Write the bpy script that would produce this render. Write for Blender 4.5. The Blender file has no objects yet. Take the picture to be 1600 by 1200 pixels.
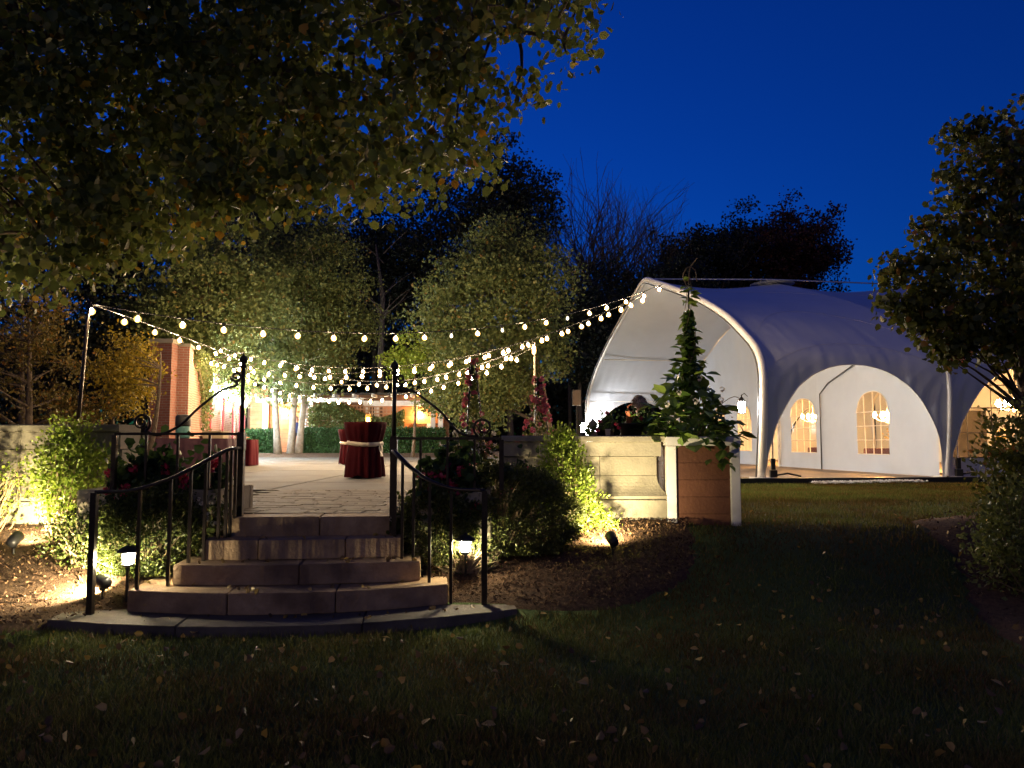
import bpy, bmesh, math, random
import numpy as np
from mathutils import Vector, Matrix, noise

# ------------------------------------------------------------------ camera
SC = bpy.context.scene
COL = SC.collection
R = math.radians
CAMH, F = 1.5, 1200.0
PITCH = math.atan(90 / F)
cam_d = bpy.data.cameras.new('camera')
cam = bpy.data.objects.new('camera', cam_d); COL.objects.link(cam)
cam.location = (0, 0, CAMH); cam.rotation_euler = (math.pi / 2 + PITCH, 0, 0)
cam_d.sensor_width = 36; cam_d.lens = 36 * F / 1600; cam_d.clip_end = 2000; cam_d.clip_start = .05
SC.camera = cam

# ------------------------------------------------------------------ world (late dusk, sun below the horizon)
W = bpy.data.worlds.new('World'); SC.world = W; W.use_nodes = True
nt = W.node_tree; nt.nodes.clear()
wo = nt.nodes.new('ShaderNodeOutputWorld'); bg = nt.nodes.new('ShaderNodeBackground')
sky = nt.nodes.new('ShaderNodeTexSky'); sky.sky_type = 'NISHITA'; sky.sun_disc = False
sky.sun_elevation = R(-2.0); sky.sun_rotation = R(-25); sky.ozone_density = 3.0; sky.air_density = 1.0; sky.dust_density = .3
tint = nt.nodes.new('ShaderNodeMix'); tint.data_type = 'RGBA'; tint.blend_type = 'MULTIPLY'
tint.inputs[0].default_value = 1.0; tint.inputs[7].default_value = (0.015, .31, .92, 1)
nt.links.new(sky.outputs[0], tint.inputs[6]); nt.links.new(tint.outputs[2], bg.inputs[0]); nt.links.new(bg.outputs[0], wo.inputs[0])
bg.inputs[1].default_value = .36
# added faint warm fill, stands in for a house lamp behind the camera
fill_sun_d = bpy.data.lights.new('sun', 'SUN'); fill_sun_d.energy = .05; fill_sun_d.angle = R(25); fill_sun_d.color = (1, .74, .55)
sun = bpy.data.objects.new('sun', fill_sun_d); COL.objects.link(sun); sun.rotation_euler = (R(70), 0, R(-14))

# ------------------------------------------------------------------ exposure and sampling
SC.view_settings.view_transform = 'Standard'; SC.view_settings.look = 'None'
SC.view_settings.exposure = 1.8; SC.view_settings.gamma = 1.0; SC.view_settings.use_curve_mapping = False
SC.render.engine = 'CYCLES'
SC.cycles.use_denoising = True
SC.cycles.max_bounces = 6; SC.cycles.diffuse_bounces = 3; SC.cycles.glossy_bounces = 2
SC.cycles.transmission_bounces = 4; SC.cycles.transparent_max_bounces = 8
SC.cycles.sample_clamp_indirect = 3.0; SC.cycles.caustics_reflective = False; SC.cycles.caustics_refractive = False
SC.cycles.use_light_tree = True

rng = np.random.default_rng(7); random.seed(7)

def P(px, py, d):
    """point seen at a pixel of the photograph, d metres ahead"""
    x = (px - 800) / F; y = (600 - py) / F
    Y = math.cos(PITCH) - math.sin(PITCH) * y; Z = math.sin(PITCH) + math.cos(PITCH) * y
    k = d / Y
    return Vector((x * k, d, CAMH + Z * k))

def ss(a, b, t):
    t = min(1, max(0, (t - a) / (b - a))); return t * t * (3 - 2 * t)
def ground(x, y):
    z = .60 * ss(6.15, 8.6, y) - .22 * ss(11, 19, y) + .1 * ss(22, 30, y)
    z += .025 * noise.noise(Vector((x * .5, y * .5, 3.1)))*ss(3,6,y) + .02 * noise.noise(Vector((x * .17, y * .17, 9.1)))
    return z

# ------------------------------------------------------------------ materials
MATS = {}
def new_mat(name):
    m = bpy.data.materials.new(name); m.use_nodes = True; m.node_tree.nodes.clear(); MATS[name] = m
    return m, m.node_tree.nodes, m.node_tree.links
def out(n, l, shader):
    o = n.new('ShaderNodeOutputMaterial'); l.new(shader, o.inputs[0]); return o
def c4(c): return (c[0], c[1], c[2], 1)
def M(name, c, c2=None, rough=.7, scale=6, bump=0., bscale=40, metal=0., spec=.4, sheen=0., detail=6, stain=None):
    m, n, l = new_mat(name)
    b = n.new('ShaderNodeBsdfPrincipled'); out(n, l, b.outputs[0])
    b.inputs['Roughness'].default_value = rough; b.inputs['Metallic'].default_value = metal
    b.inputs['Specular IOR Level'].default_value = spec
    tc = n.new('ShaderNodeTexCoord')
    if c2 is None: c2 = tuple(min(1, k * 1.25) for k in c)
    nz = n.new('ShaderNodeTexNoise'); nz.inputs['Scale'].default_value = scale; nz.inputs['Detail'].default_value = detail
    nz.inputs['Roughness'].default_value = .65
    l.new(tc.outputs['Object'], nz.inputs['Vector'])
    rp = n.new('ShaderNodeValToRGB'); rp.color_ramp.elements[0].position = .32; rp.color_ramp.elements[1].position = .68
    rp.color_ramp.elements[0].color = c4(c); rp.color_ramp.elements[1].color = c4(c2)
    l.new(nz.outputs[0], rp.inputs[0])
    col = rp.outputs[0]
    oi = n.new('ShaderNodeObjectInfo')
    hv = n.new('ShaderNodeHueSaturation'); mr = n.new('ShaderNodeMapRange')
    mr.inputs[3].default_value = .86; mr.inputs[4].default_value = 1.12
    l.new(oi.outputs['Random'], mr.inputs[0]); l.new(mr.outputs[0], hv.inputs['Value']); l.new(col, hv.inputs['Color']); col = hv.outputs[0]
    if stain:
        n2 = n.new('ShaderNodeTexNoise'); n2.inputs['Scale'].default_value = stain[0]; n2.inputs['Detail'].default_value = 8
        l.new(tc.outputs['Object'], n2.inputs['Vector'])
        r2 = n.new('ShaderNodeValToRGB'); r2.color_ramp.elements[0].position = .5; r2.color_ramp.elements[1].position = .68
        l.new(n2.outputs[0], r2.inputs[0])
        mx = n.new('ShaderNodeMix'); mx.data_type = 'RGBA'; l.new(r2.outputs[0], mx.inputs[0]); l.new(col, mx.inputs[6])
        mx.inputs[7].default_value = c4(stain[1]); col = mx.outputs[2]
    l.new(col, b.inputs['Base Color'])
    if bump:
        n3 = n.new('ShaderNodeTexNoise'); n3.inputs['Scale'].default_value = bscale; n3.inputs['Detail'].default_value = 5
        l.new(tc.outputs['Object'], n3.inputs['Vector'])
        bp = n.new('ShaderNodeBump'); bp.inputs['Strength'].default_value = min(1, bump); bp.inputs['Distance'].default_value = .02
        l.new(n3.outputs[0], bp.inputs['Height']); l.new(bp.outputs[0], b.inputs['Normal'])
    if sheen:
        b.inputs['Sheen Weight'].default_value = sheen
    return m
def leafM(name, cols, rough=.5, trans=.35, spec=.3, patch=0):
    m, n, l = new_mat(name)
    g = n.new('ShaderNodeNewGeometry'); rp = n.new('ShaderNodeValToRGB')
    while len(rp.color_ramp.elements) < len(cols): rp.color_ramp.elements.new(.5)
    for i, (pos, c) in enumerate(cols):
        rp.color_ramp.elements[i].position = pos; rp.color_ramp.elements[i].color = c4(c)
    l.new(g.outputs['Random Per Island'], rp.inputs[0])
    colo = rp.outputs[0]
    if patch:   # worn and lush patches
        tc = n.new('ShaderNodeTexCoord'); nz = n.new('ShaderNodeTexNoise'); nz.inputs['Scale'].default_value = patch; nz.inputs['Detail'].default_value = 6
        l.new(tc.outputs['Object'], nz.inputs['Vector']); r2 = n.new('ShaderNodeValToRGB'); r2.color_ramp.elements[0].position = .38; r2.color_ramp.elements[1].position = .66
        r2.color_ramp.elements[0].color = (.9, .55, .6, 1); r2.color_ramp.elements[1].color = (1, 1, 1, 1); l.new(nz.outputs[0], r2.inputs[0])
        mm = n.new('ShaderNodeMix'); mm.data_type = 'RGBA'; mm.blend_type = 'MULTIPLY'; mm.inputs[0].default_value = 1; l.new(colo, mm.inputs[6]); l.new(r2.outputs[0], mm.inputs[7]); colo = mm.outputs[2]
    b = n.new('ShaderNodeBsdfPrincipled'); b.inputs['Roughness'].default_value = rough; b.inputs['Specular IOR Level'].default_value = spec
    l.new(colo, b.inputs['Base Color'])
    t = n.new('ShaderNodeBsdfTranslucent'); l.new(colo, t.inputs[0])
    mx = n.new('ShaderNodeMixShader'); mx.inputs[0].default_value = trans
    l.new(b.outputs[0], mx.inputs[1]); l.new(t.outputs[0], mx.inputs[2]); out(n, l, mx.outputs[0])
    return m
def emitM(name, col, s):
    m, n, l = new_mat(name)
    e = n.new('ShaderNodeEmission'); e.inputs[0].default_value = c4(col); e.inputs[1].default_value = s
    out(n, l, e.outputs[0]); return m
def brickM(name, c1, c2, mortar, bw=.22, bh=.075):
    m, n, l = new_mat(name)
    tc = n.new('ShaderNodeTexCoord'); sp = n.new('ShaderNodeSeparateXYZ'); l.new(tc.outputs['Object'], sp.inputs[0])
    ad = n.new('ShaderNodeMath'); ad.operation = 'ADD'; l.new(sp.outputs[0], ad.inputs[0]); l.new(sp.outputs[1], ad.inputs[1])
    cb = n.new('ShaderNodeCombineXYZ'); l.new(ad.outputs[0], cb.inputs[0]); l.new(sp.outputs[2], cb.inputs[1])
    br = n.new('ShaderNodeTexBrick'); l.new(cb.outputs[0], br.inputs['Vector'])
    br.inputs['Scale'].default_value = 1; br.inputs['Brick Width'].default_value = bw; br.inputs['Row Height'].default_value = bh
    br.inputs['Mortar Size'].default_value = .008; br.inputs['Mortar Smooth'].default_value = .2
    br.inputs['Color1'].default_value = c4(c1); br.inputs['Color2'].default_value = c4(c2); br.inputs['Mortar'].default_value = c4(mortar)
    nz = n.new('ShaderNodeTexNoise'); nz.inputs['Scale'].default_value = 1.6; nz.inputs['Detail'].default_value = 8; l.new(tc.outputs['Object'], nz.inputs['Vector'])
    mx = n.new('ShaderNodeMix'); mx.data_type = 'RGBA'; mx.blend_type = 'MULTIPLY'; mx.inputs[0].default_value = .55
    l.new(br.outputs[0], mx.inputs[6]); l.new(nz.outputs[0], mx.inputs[7])
    b = n.new('ShaderNodeBsdfPrincipled'); b.inputs['Roughness'].default_value = .85
    l.new(mx.outputs[2], b.inputs['Base Color'])
    bp = n.new('ShaderNodeBump'); bp.inputs['Strength'].default_value = .6; bp.inputs['Distance'].default_value = .01; bp.invert = True
    l.new(br.outputs['Fac'], bp.inputs['Height']); l.new(bp.outputs[0], b.inputs['Normal'])
    out(n, l, b.outputs[0]); return m
def glassM(name, tintc=(1, 1, 1), mixv=.82):
    m, n, l = new_mat(name)
    t = n.new('ShaderNodeBsdfTransparent'); t.inputs[0].default_value = c4(tintc)
    g = n.new('ShaderNodeBsdfPrincipled'); g.inputs['Roughness'].default_value = .12; g.inputs['Base Color'].default_value = (.7, .68, .62, 1)
    mx = n.new('ShaderNodeMixShader'); mx.inputs[0].default_value = 1 - mixv
    l.new(t.outputs[0], mx.inputs[1]); l.new(g.outputs[0], mx.inputs[2]); out(n, l, mx.outputs[0]); return m

m_soil = M('lawn_soil', (.012, .018, .006), (.03, .045, .012), rough=.95, scale=3, bump=.8, bscale=60)
m_lawn = M('lawn_turf', (.055, .095, .018), (.095, .15, .032), rough=.9, scale=1.2, bump=1, bscale=90, stain=(.35, (.05, .055, .018)))
m_mulch = M('mulch', (.045, .024, .012), (.13, .072, .035), rough=.95, scale=22, bump=1, bscale=70)
m_chip = leafM('mulch_chips', [(0, (.03, .016, .008)), (.5, (.10, .055, .028)), (1, (.2, .12, .06))], trans=0, rough=.9)
m_grass = leafM('grass_blades', [(0, (.075, .105, .02)), (.5, (.13, .175, .036)), (.85, (.18, .21, .055)), (1, (.25, .20, .09))], trans=.4, rough=.6, patch=1.1)
m_granite = M('granite_step', (.29, .19, .105), (.43, .30, .175), rough=.8, scale=7, bump=.5, bscale=35, stain=(2.2, (.17, .11, .065)))
m_slabstone = M('bluestone_slab', (.085, .07, .055), (.14, .118, .092), rough=.8, scale=5, bump=.4, bscale=30, stain=(2.5, (.05, .042, .035)))
m_paver = M('paver', (.115, .095, .07), (.17, .14, .105), rough=.8, scale=9, bump=.7, bscale=22, stain=(5, (.09, .07, .05)))
m_conc = M('patio_concrete', (.10, .095, .088), (.135, .13, .12), rough=.85, scale=1.5, bump=.25, bscale=60, stain=(.8, (.09, .085, .075)))
m_joint = M('joint_sand', (.05, .04, .03), (.08, .065, .05), rough=1)
m_wall = M('cast_stone', (.27, .245, .18), (.38, .345, .26), rough=.85, scale=3, bump=.35, bscale=40, stain=(1.6, (.19, .17, .125)))
m_iron = M('wrought_iron', (.030, .024, .020), (.055, .043, .036), rough=.32, scale=15, metal=.6, spec=.5)
m_bark = M('bark', (.075, .055, .04), (.15, .115, .085), rough=.95, scale=9, bump=1, bscale=25)
m_barkpale = M('pale_bark', (.20, .18, .15), (.36, .33, .29), rough=.9, scale=6, bump=.8, bscale=20)
m_twig = M('twig', (.16, .115, .07), (.28, .21, .13), rough=.9, scale=12)
m_tent = M('tent_fabric', (.46, .51, .61), (.51, .56, .66), rough=.55, scale=.8, bump=.25, bscale=2.5, spec=.3)
m_frame = M('tent_frame', (.62, .62, .62), (.7, .7, .7), rough=.45, scale=3, metal=.2)
m_keder = M('dark_seam', (.05, .05, .055), (.08, .08, .085), rough=.5)
m_black = M('black_plastic', (.012, .012, .013), (.02, .02, .02), rough=.45)
m_white = M('white_paint', (.66, .64, .60), (.76, .74, .70), rough=.6, scale=4, bump=.1, stain=(3, (.56, .54, .5)))
m_brownpanel = M('brown_board', (.085, .032, .016), (.12, .048, .024), rough=.65, scale=4, bump=.25, bscale=30)
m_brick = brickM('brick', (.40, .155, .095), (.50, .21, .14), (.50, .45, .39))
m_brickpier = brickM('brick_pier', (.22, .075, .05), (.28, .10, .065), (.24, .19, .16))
m_wood = M('cedar_board', (.36, .15, .065), (.50, .23, .11), rough=.7, scale=3, bump=.3, bscale=25)
m_lattice = M('lattice_wood', (.30, .17, .10), (.40, .24, .14), rough=.8)
m_red = M('burgundy_cloth', (.044, .0024, .006), (.064, .0036, .0085), rough=.85, scale=3, spec=.15)
m_ivory = M('ivory_satin', (.66, .58, .44), (.76, .68, .54), rough=.45)
m_floor = M('porch_floor', (.20, .15, .11), (.28, .22, .16), rough=.8, scale=2)
m_pebble = leafM('pebbles', [(0, (.35, .33, .30)), (.6, (.55, .53, .48)), (1, (.72, .70, .66))], trans=0, rough=.8)
m_skin = M('skin', (.52, .30, .21), (.58, .35, .25), rough=.55)
m_blue = M('blue_shirt', (.03, .045, .16), (.045, .06, .20), rough=.8)
m_navy = M('dark_trousers', (.012, .014, .025), (.02, .022, .035), rough=.85)
m_greyhair = M('grey_hair', (.34, .27, .22), (.48, .40, .34), rough=.8, scale=40, bump=.6, bscale=60)
m_darkhair = M('dark_hair', (.03, .02, .015), (.05, .035, .025), rough=.7)
m_jacket = M('dark_jacket', (.012, .013, .02), (.022, .023, .03), rough=.8)
m_teal = M('teal_enamel', (.08, .22, .22), (.12, .28, .27), rough=.35)
m_terra = M('terracotta', (.48, .15, .07), (.58, .2, .1), rough=.7)
m_cream = M('cream_linen', (.55, .42, .26), (.66, .52, .34), rough=.8)
m_pane = glassM('clear_vinyl', (1, .93, .80), .90)
m_lens = glassM('lamp_glass', (1, .98, .95), .9)

m_l_over = leafM('linden_leaves', [(0, (.08, .11, .028)), (.45, (.125, .16, .04)), (.75, (.175, .205, .052)), (.965, (.23, .22, .055)), (.985, (.48, .27, .03)), (1, (.40, .20, .03))], trans=.45)
m_l_overb = leafM('linden_leaf', [(0, (.075, .085, .018)), (.7, (.13, .13, .03)), (.93, (.16, .14, .03)), (1, (.45, .25, .03))])
m_l_pear = leafM('pear_leaves', [(0, (.07, .098, .032)), (.5, (.115, .148, .05)), (.95, (.165, .188, .062)), (1, (.22, .13, .04))], trans=.42)
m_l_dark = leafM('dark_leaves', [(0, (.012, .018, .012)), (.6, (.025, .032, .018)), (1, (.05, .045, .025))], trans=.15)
m_l_redd = leafM('russet_leaves', [(0, (.03, .014, .012)), (.6, (.06, .022, .018)), (1, (.11, .035, .02))], trans=.2)
m_l_yel = leafM('yellow_leaves', [(0, (.12, .10, .015)), (.5, (.26, .20, .02)), (1, (.36, .24, .025))])
m_l_ora = leafM('orange_leaves', [(0, (.06, .05, .014)), (.4, (.11, .09, .02)), (.8, (.15, .10, .02)), (.9, (.24, .11, .02)), (1, (.12, .11, .025))])
m_l_box = leafM('boxwood_leaves', [(0, (.03, .045, .010)), (.5, (.06, .085, .018)), (1, (.11, .13, .03))], rough=.4)
m_l_boxd = leafM('dull_boxwood_leaves', [(0, (.065, .085, .022)), (.5, (.11, .13, .036)), (1, (.17, .185, .055))], rough=.4)
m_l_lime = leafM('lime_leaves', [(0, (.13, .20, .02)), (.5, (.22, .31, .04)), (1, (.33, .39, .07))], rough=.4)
m_l_vine = leafM('vine_leaves', [(0, (.06, .13, .022)), (1, (.15, .24, .045))], rough=.3, spec=.5, trans=.25)
def vine_leaf_mat():
    m, n, l = new_mat('vine_leaf')
    oi = n.new('ShaderNodeObjectInfo'); rp = n.new('ShaderNodeValToRGB')
    rp.color_ramp.elements[0].color = (.05, .11, .02, 1); rp.color_ramp.elements[1].color = (.20, .28, .05, 1)
    l.new(oi.outputs['Random'], rp.inputs[0])
    b = n.new('ShaderNodeBsdfPrincipled'); b.inputs['Roughness'].default_value = .32; l.new(rp.outputs[0], b.inputs['Base Color'])
    t = n.new('ShaderNodeBsdfTranslucent'); l.new(rp.outputs[0], t.inputs[0])
    mx = n.new('ShaderNodeMixShader'); mx.inputs[0].default_value = .25
    l.new(b.outputs[0], mx.inputs[1]); l.new(t.outputs[0], mx.inputs[2]); out(n, l, mx.outputs[0]); return m
m_vleaf = vine_leaf_mat()
def linden_leaf_mat():
    m, n, l = new_mat('linden_single_leaf')
    oi = n.new('ShaderNodeObjectInfo'); rp = n.new('ShaderNodeValToRGB')
    e = rp.color_ramp.elements; e[0].color = (.06, .075, .014, 1); e[1].color = (.42, .22, .03, 1); e[1].position = 1
    k = e.new(.86); k.color = (.14, .135, .03, 1)
    l.new(oi.outputs['Random'], rp.inputs[0])
    b = n.new('ShaderNodeBsdfPrincipled'); b.inputs['Roughness'].default_value = .45; l.new(rp.outputs[0], b.inputs['Base Color'])
    t = n.new('ShaderNodeBsdfTranslucent'); l.new(rp.outputs[0], t.inputs[0])
    mx = n.new('ShaderNodeMixShader'); mx.inputs[0].default_value = .35
    l.new(b.outputs[0], mx.inputs[1]); l.new(t.outputs[0], mx.inputs[2]); out(n, l, mx.outputs[0]); return m
m_oleaf = linden_leaf_mat()
m_hedge = leafM('hedge_leaves', [(0, (.018, .05, .018)), (.6, (.035, .09, .03)), (1, (.06, .13, .04))], rough=.45)
m_ger = leafM('geranium_leaves', [(0, (.02, .045, .012)), (1, (.05, .09, .025))])
m_petal = leafM('pink_petals', [(0, (.45, .02, .07)), (.6, (.62, .05, .12)), (1, (.75, .16, .22))], trans=.3)
m_petalr = leafM('rose_petals', [(0, (.55, .08, .14)), (.6, (.72, .20, .26)), (1, (.80, .40, .42))], trans=.3)
m_petalw = leafM('white_petals', [(0, (.6, .56, .46)), (1, (.8, .76, .68))], trans=.3)
m_fallen = leafM('fallen_leaves', [(0, (.10, .06, .025)), (.5, (.22, .14, .05)), (.8, (.36, .24, .05)), (1, (.45, .30, .14))], trans=.2)

WARM = (1.0, .69, .37)
e_bulb = emitM('bulb_glow', WARM, 570)
e_dim = emitM('bulb_faint', (1, .86, .62), 2.2)
e_flood = emitM('flood_glow', (.86, .97, 1.0), 560)
e_path = emitM('path_glow', (1, .84, .55), 200)
e_spot = emitM('spot_lens', (1, .86, .55), 25)
e_lant = emitM('lantern_glow', (1, .95, .86), 175)
e_chand = emitM('chandelier_glow', (1, .50, .16), 520)
e_sconce = emitM('sconce_glow', (1, .50, .16), 135)
e_candle = emitM('candle_glow', (1, .50, .14), 26)

# ------------------------------------------------------------------ mesh helpers
class MB:
    def __init__(s): s.v = []; s.f = []
    def box(s, x0, x1, y0, y1, z0, z1, mt=None):
        b = len(s.v)
        pts = [(x0,y0,z0),(x1,y0,z0),(x1,y1,z0),(x0,y1,z0),(x0,y0,z1),(x1,y0,z1),(x1,y1,z1),(x0,y1,z1)]
        if mt is not None: pts = [tuple(mt @ Vector(p)) for p in pts]
        s.v += pts
        s.f += [tuple(b + i for i in q) for q in ((0,3,2,1),(4,5,6,7),(0,1,5,4),(1,2,6,5),(2,3,7,6),(3,0,4,7))]
        return s
    def tube(s, pts, r, n=6, cap=True):
        pts = [Vector(p) for p in pts]; m = len(pts)
        rr = r if hasattr(r, '__len__') else [r] * m
        b = len(s.v); prev = None
        for i, p in enumerate(pts):
            t = (pts[min(i + 1, m - 1)] - pts[max(i - 1, 0)])
            t = t.normalized() if t.length > 1e-9 else Vector((0, 0, 1))
            if prev is None:
                a = Vector((0, 0, 1)) if abs(t.z) < .9 else Vector((1, 0, 0))
                u = t.cross(a).normalized()
            else:
                u = (prev - t * prev.dot(t)); u = u.normalized() if u.length > 1e-6 else t.orthogonal().normalized()
            prev = u; w = t.cross(u)
            for k in range(n):
                a = 2 * math.pi * k / n
                s.v.append(tuple(p + (u * math.cos(a) + w * math.sin(a)) * rr[i]))
        for i in range(m - 1):
            for k in range(n):
                k2 = (k + 1) % n
                s.f.append((b + i*n + k, b + i*n + k2, b + (i+1)*n + k2, b + (i+1)*n + k))
        if cap:
            s.f.append(tuple(b + k for k in range(n))[::-1]); s.f.append(tuple(b + (m-1)*n + k for k in range(n)))
        return s
    def lathe(s, prof, n=12, c=(0, 0, 0), mt=None):
        b = len(s.v); m = len(prof)
        for r, z in prof:
            for k in range(n):
                a = 2 * math.pi * k / n
                p = Vector((r * math.cos(a), r * math.sin(a), z))
                if mt is not None: p = mt @ p
                s.v.append((p.x + c[0], p.y + c[1], p.z + c[2]))
        for i in range(m - 1):
            for k in range(n):
                k2 = (k + 1) % n
                s.f.append((b + i*n + k, b + i*n + k2, b + (i+1)*n + k2, b + (i+1)*n + k))
        s.f.append(tuple(b + k for k in range(n))[::-1]); s.f.append(tuple(b + (m-1)*n + k for k in range(n)))
        return s
    def grid(s, fn, nu, nv, flip=False):
        b = len(s.v)
        for i in range(nu + 1):
            for j in range(nv + 1): s.v.append(tuple(fn(i / nu, j / nv)))
        for i in range(nu):
            for j in range(nv):
                q = (b+i*(nv+1)+j, b+(i+1)*(nv+1)+j, b+(i+1)*(nv+1)+j+1, b+i*(nv+1)+j+1)
                s.f.append(q[::-1] if flip else q)
        return s
    def prism(s, poly, z0, z1):
        b = len(s.v); n = len(poly)
        s.v += [(x, y, z0) for x, y in poly] + [(x, y, z1) for x, y in poly]
        s.f.append(tuple(b + i for i in range(n))[::-1]); s.f.append(tuple(b + n + i for i in range(n)))
        for i in range(n):
            j = (i + 1) % n; s.f.append((b+i, b+j, b+n+j, b+n+i))
        return s
    def mesh(s, name):
        me = bpy.data.meshes.new(name); me.from_pydata(s.v, [], s.f); me.update(); return me
    def build(s, name, mat, parent=None, smooth=False, bevel=0):
        me = s.mesh(name); me.materials.append(mat)
        if smooth: me.polygons.foreach_set('use_smooth', [True] * len(me.polygons))
        o = bpy.data.objects.new(name, me); COL.objects.link(o)
        if parent: o.parent = parent
        if bevel:
            bm = bmesh.new(); bm.from_mesh(me)
            bmesh.ops.bevel(bm, geom=[e for e in bm.edges if e.calc_face_angle(0) > .5], offset=bevel, segments=2, affect='EDGES', clamp_overlap=True)
            bm.to_mesh(me); bm.free()
        return o
def tag(o, label=None, cat=None, group=None, kind=None):
    if label: o['label'] = label
    if cat: o['category'] = cat
    if group: o['group'] = group
    if kind: o['kind'] = kind
    return o
def thing(name, label, cat, loc=(0, 0, 0), group=None, rz=0):
    o = bpy.data.objects.new(name, None); COL.objects.link(o); o.empty_display_size = .1
    o.location = loc; o.rotation_euler = (0, 0, rz)
    return tag(o, label, cat, group)
def inst(name, me, parent, loc=(0, 0, 0), rot=(0, 0, 0), sc=(1, 1, 1)):
    o = bpy.data.objects.new(name, me); COL.objects.link(o)
    o.parent = parent; o.location = loc; o.rotation_euler = rot; o.scale = sc if hasattr(sc, '__len__') else (sc,) * 3
    return o
def mesh_of(mb, name, mat, smooth=False):
    me = mb.mesh(name); me.materials.append(mat)
    if smooth: me.polygons.foreach_set('use_smooth', [True] * len(me.polygons))
    return me
def light(kind, name, parent, loc, power, col, **kw):
    L = bpy.data.lights.new(name, kind); L.energy = power; L.color = col
    for k, v in kw.items(): setattr(L, k, v)
    o = bpy.data.objects.new(name, L); COL.objects.link(o); o.parent = parent; o.location = loc
    return o

def leaf_mesh(name, Cn, size, mat, parent=None, droop=.3, aspect=.62, fold=.22, outward=None, kind=None, tri=False, hexa=False):
    """one mesh of separate folded leaves: centres Cn (N,3), length size (N,)"""
    Cn = np.asarray(Cn, float); N = len(Cn)
    size = np.broadcast_to(np.asarray(size, float), (N,)) * rng.uniform(.55, 1.3, N)
    d = rng.normal(size=(N, 3))
    if outward is not None: d += outward * 1.2
    d[:, 2] -= droop * 2
    d /= np.linalg.norm(d, axis=1)[:, None] + 1e-9
    a = rng.normal(size=(N, 3)); a[:, 2] *= .6
    w = np.cross(d, a); w /= np.linalg.norm(w, axis=1)[:, None] + 1e-9
    nn = np.cross(w, d)
    L = size[:, None]
    b0 = Cn - d * L * .5; tip = Cn + d * L * .5 - nn * L * .08
    lf = Cn - d * L * .08 + w * L * aspect * .5 + nn * L * fold * .5
    rt = Cn - d * L * .08 - w * L * aspect * .5 + nn * L * fold * .5
    if hexa:
        l1 = Cn - d * L * .34 + w * L * aspect * .40 + nn * L * fold * .4; l2 = Cn + d * L * .12 + w * L * aspect * .46 + nn * L * fold * .45
        r1 = Cn - d * L * .34 - w * L * aspect * .40 + nn * L * fold * .4; r2 = Cn + d * L * .12 - w * L * aspect * .46 + nn * L * fold * .45
        V = np.stack([b0, l1, l2, tip, r2, r1], 1).reshape(-1, 3)
        base = np.arange(N)[:, None] * 6
        idx = (base + np.array([[0, 2, 1, 0, 3, 2, 0, 4, 3, 0, 5, 4]])).reshape(-1); nf = N * 4
    elif tri:
        V = np.stack([b0, lf, tip], 1).reshape(-1, 3); k = 3
        idx = np.arange(N * 3); nf = N
    else:
        V = np.stack([b0, lf, tip, rt], 1).reshape(-1, 3)
        base = np.arange(N)[:, None] * 4
        idx = (base + np.array([[0, 2, 1, 0, 3, 2]])).reshape(-1); nf = N * 2
    me = bpy.data.meshes.new(name)
    me.vertices.add(len(V)); me.vertices.foreach_set('co', V.ravel())
    me.loops.add(len(idx)); me.loops.foreach_set('vertex_index', idx.astype(np.int32))
    me.polygons.add(nf); me.polygons.foreach_set('loop_start', np.arange(nf, dtype=np.int32) * 3)
    me.update(calc_edges=True); me.validate()
    me.materials.append(mat)
    o = bpy.data.objects.new(name, me); COL.objects.link(o)
    if parent: o.parent = parent
    if kind: o['kind'] = kind
    return o

def clusters_in(center, rad, n, shell=.55, flat=0., lump=.28):
    """cluster centres through an uneven ellipsoid"""
    u = rng.normal(size=(n, 3)); u /= np.linalg.norm(u, axis=1)[:, None]
    r = (shell + (1 - shell) * rng.random(n) ** .7)
    k = np.array([1 + lump * noise.noise(Vector((float(a[0]) * 1.9, float(a[1]) * 1.9, float(a[2]) * 1.9)) + Vector(center) * .37) for a in u])
    p = u * (r * k)[:, None]
    if flat: p[:, 2] = np.where(p[:, 2] < -flat, -flat - (p[:, 2] + flat) * -.2, p[:, 2])
    return p * np.array(rad) + np.array(center), u
def leaves_around(cl, per, spread, squash=.7):
    n = len(cl)
    cnt = rng.integers(int(per * .5), int(per * 1.5) + 1, n)
    idx = np.repeat(np.arange(n), cnt)
    off = np.clip(rng.normal(size=(len(idx), 3)), -1.9, 1.9) * spread; off[:, 2] *= squash
    return cl[idx] + off

def limb_pts(a, b, bend=.15, n=5, up=.2):
    a = Vector(a); b = Vector(b); L = (b - a).length
    j = Vector(rng.normal(size=3)) * bend * L
    pts = []
    for i in range(n + 1):
        t = i / n
        p = a.lerp(b, t) + j * (t * (1 - t) * 2); p.z += up * L * t * (1 - t)
        pts.append(p)
    return pts

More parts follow.
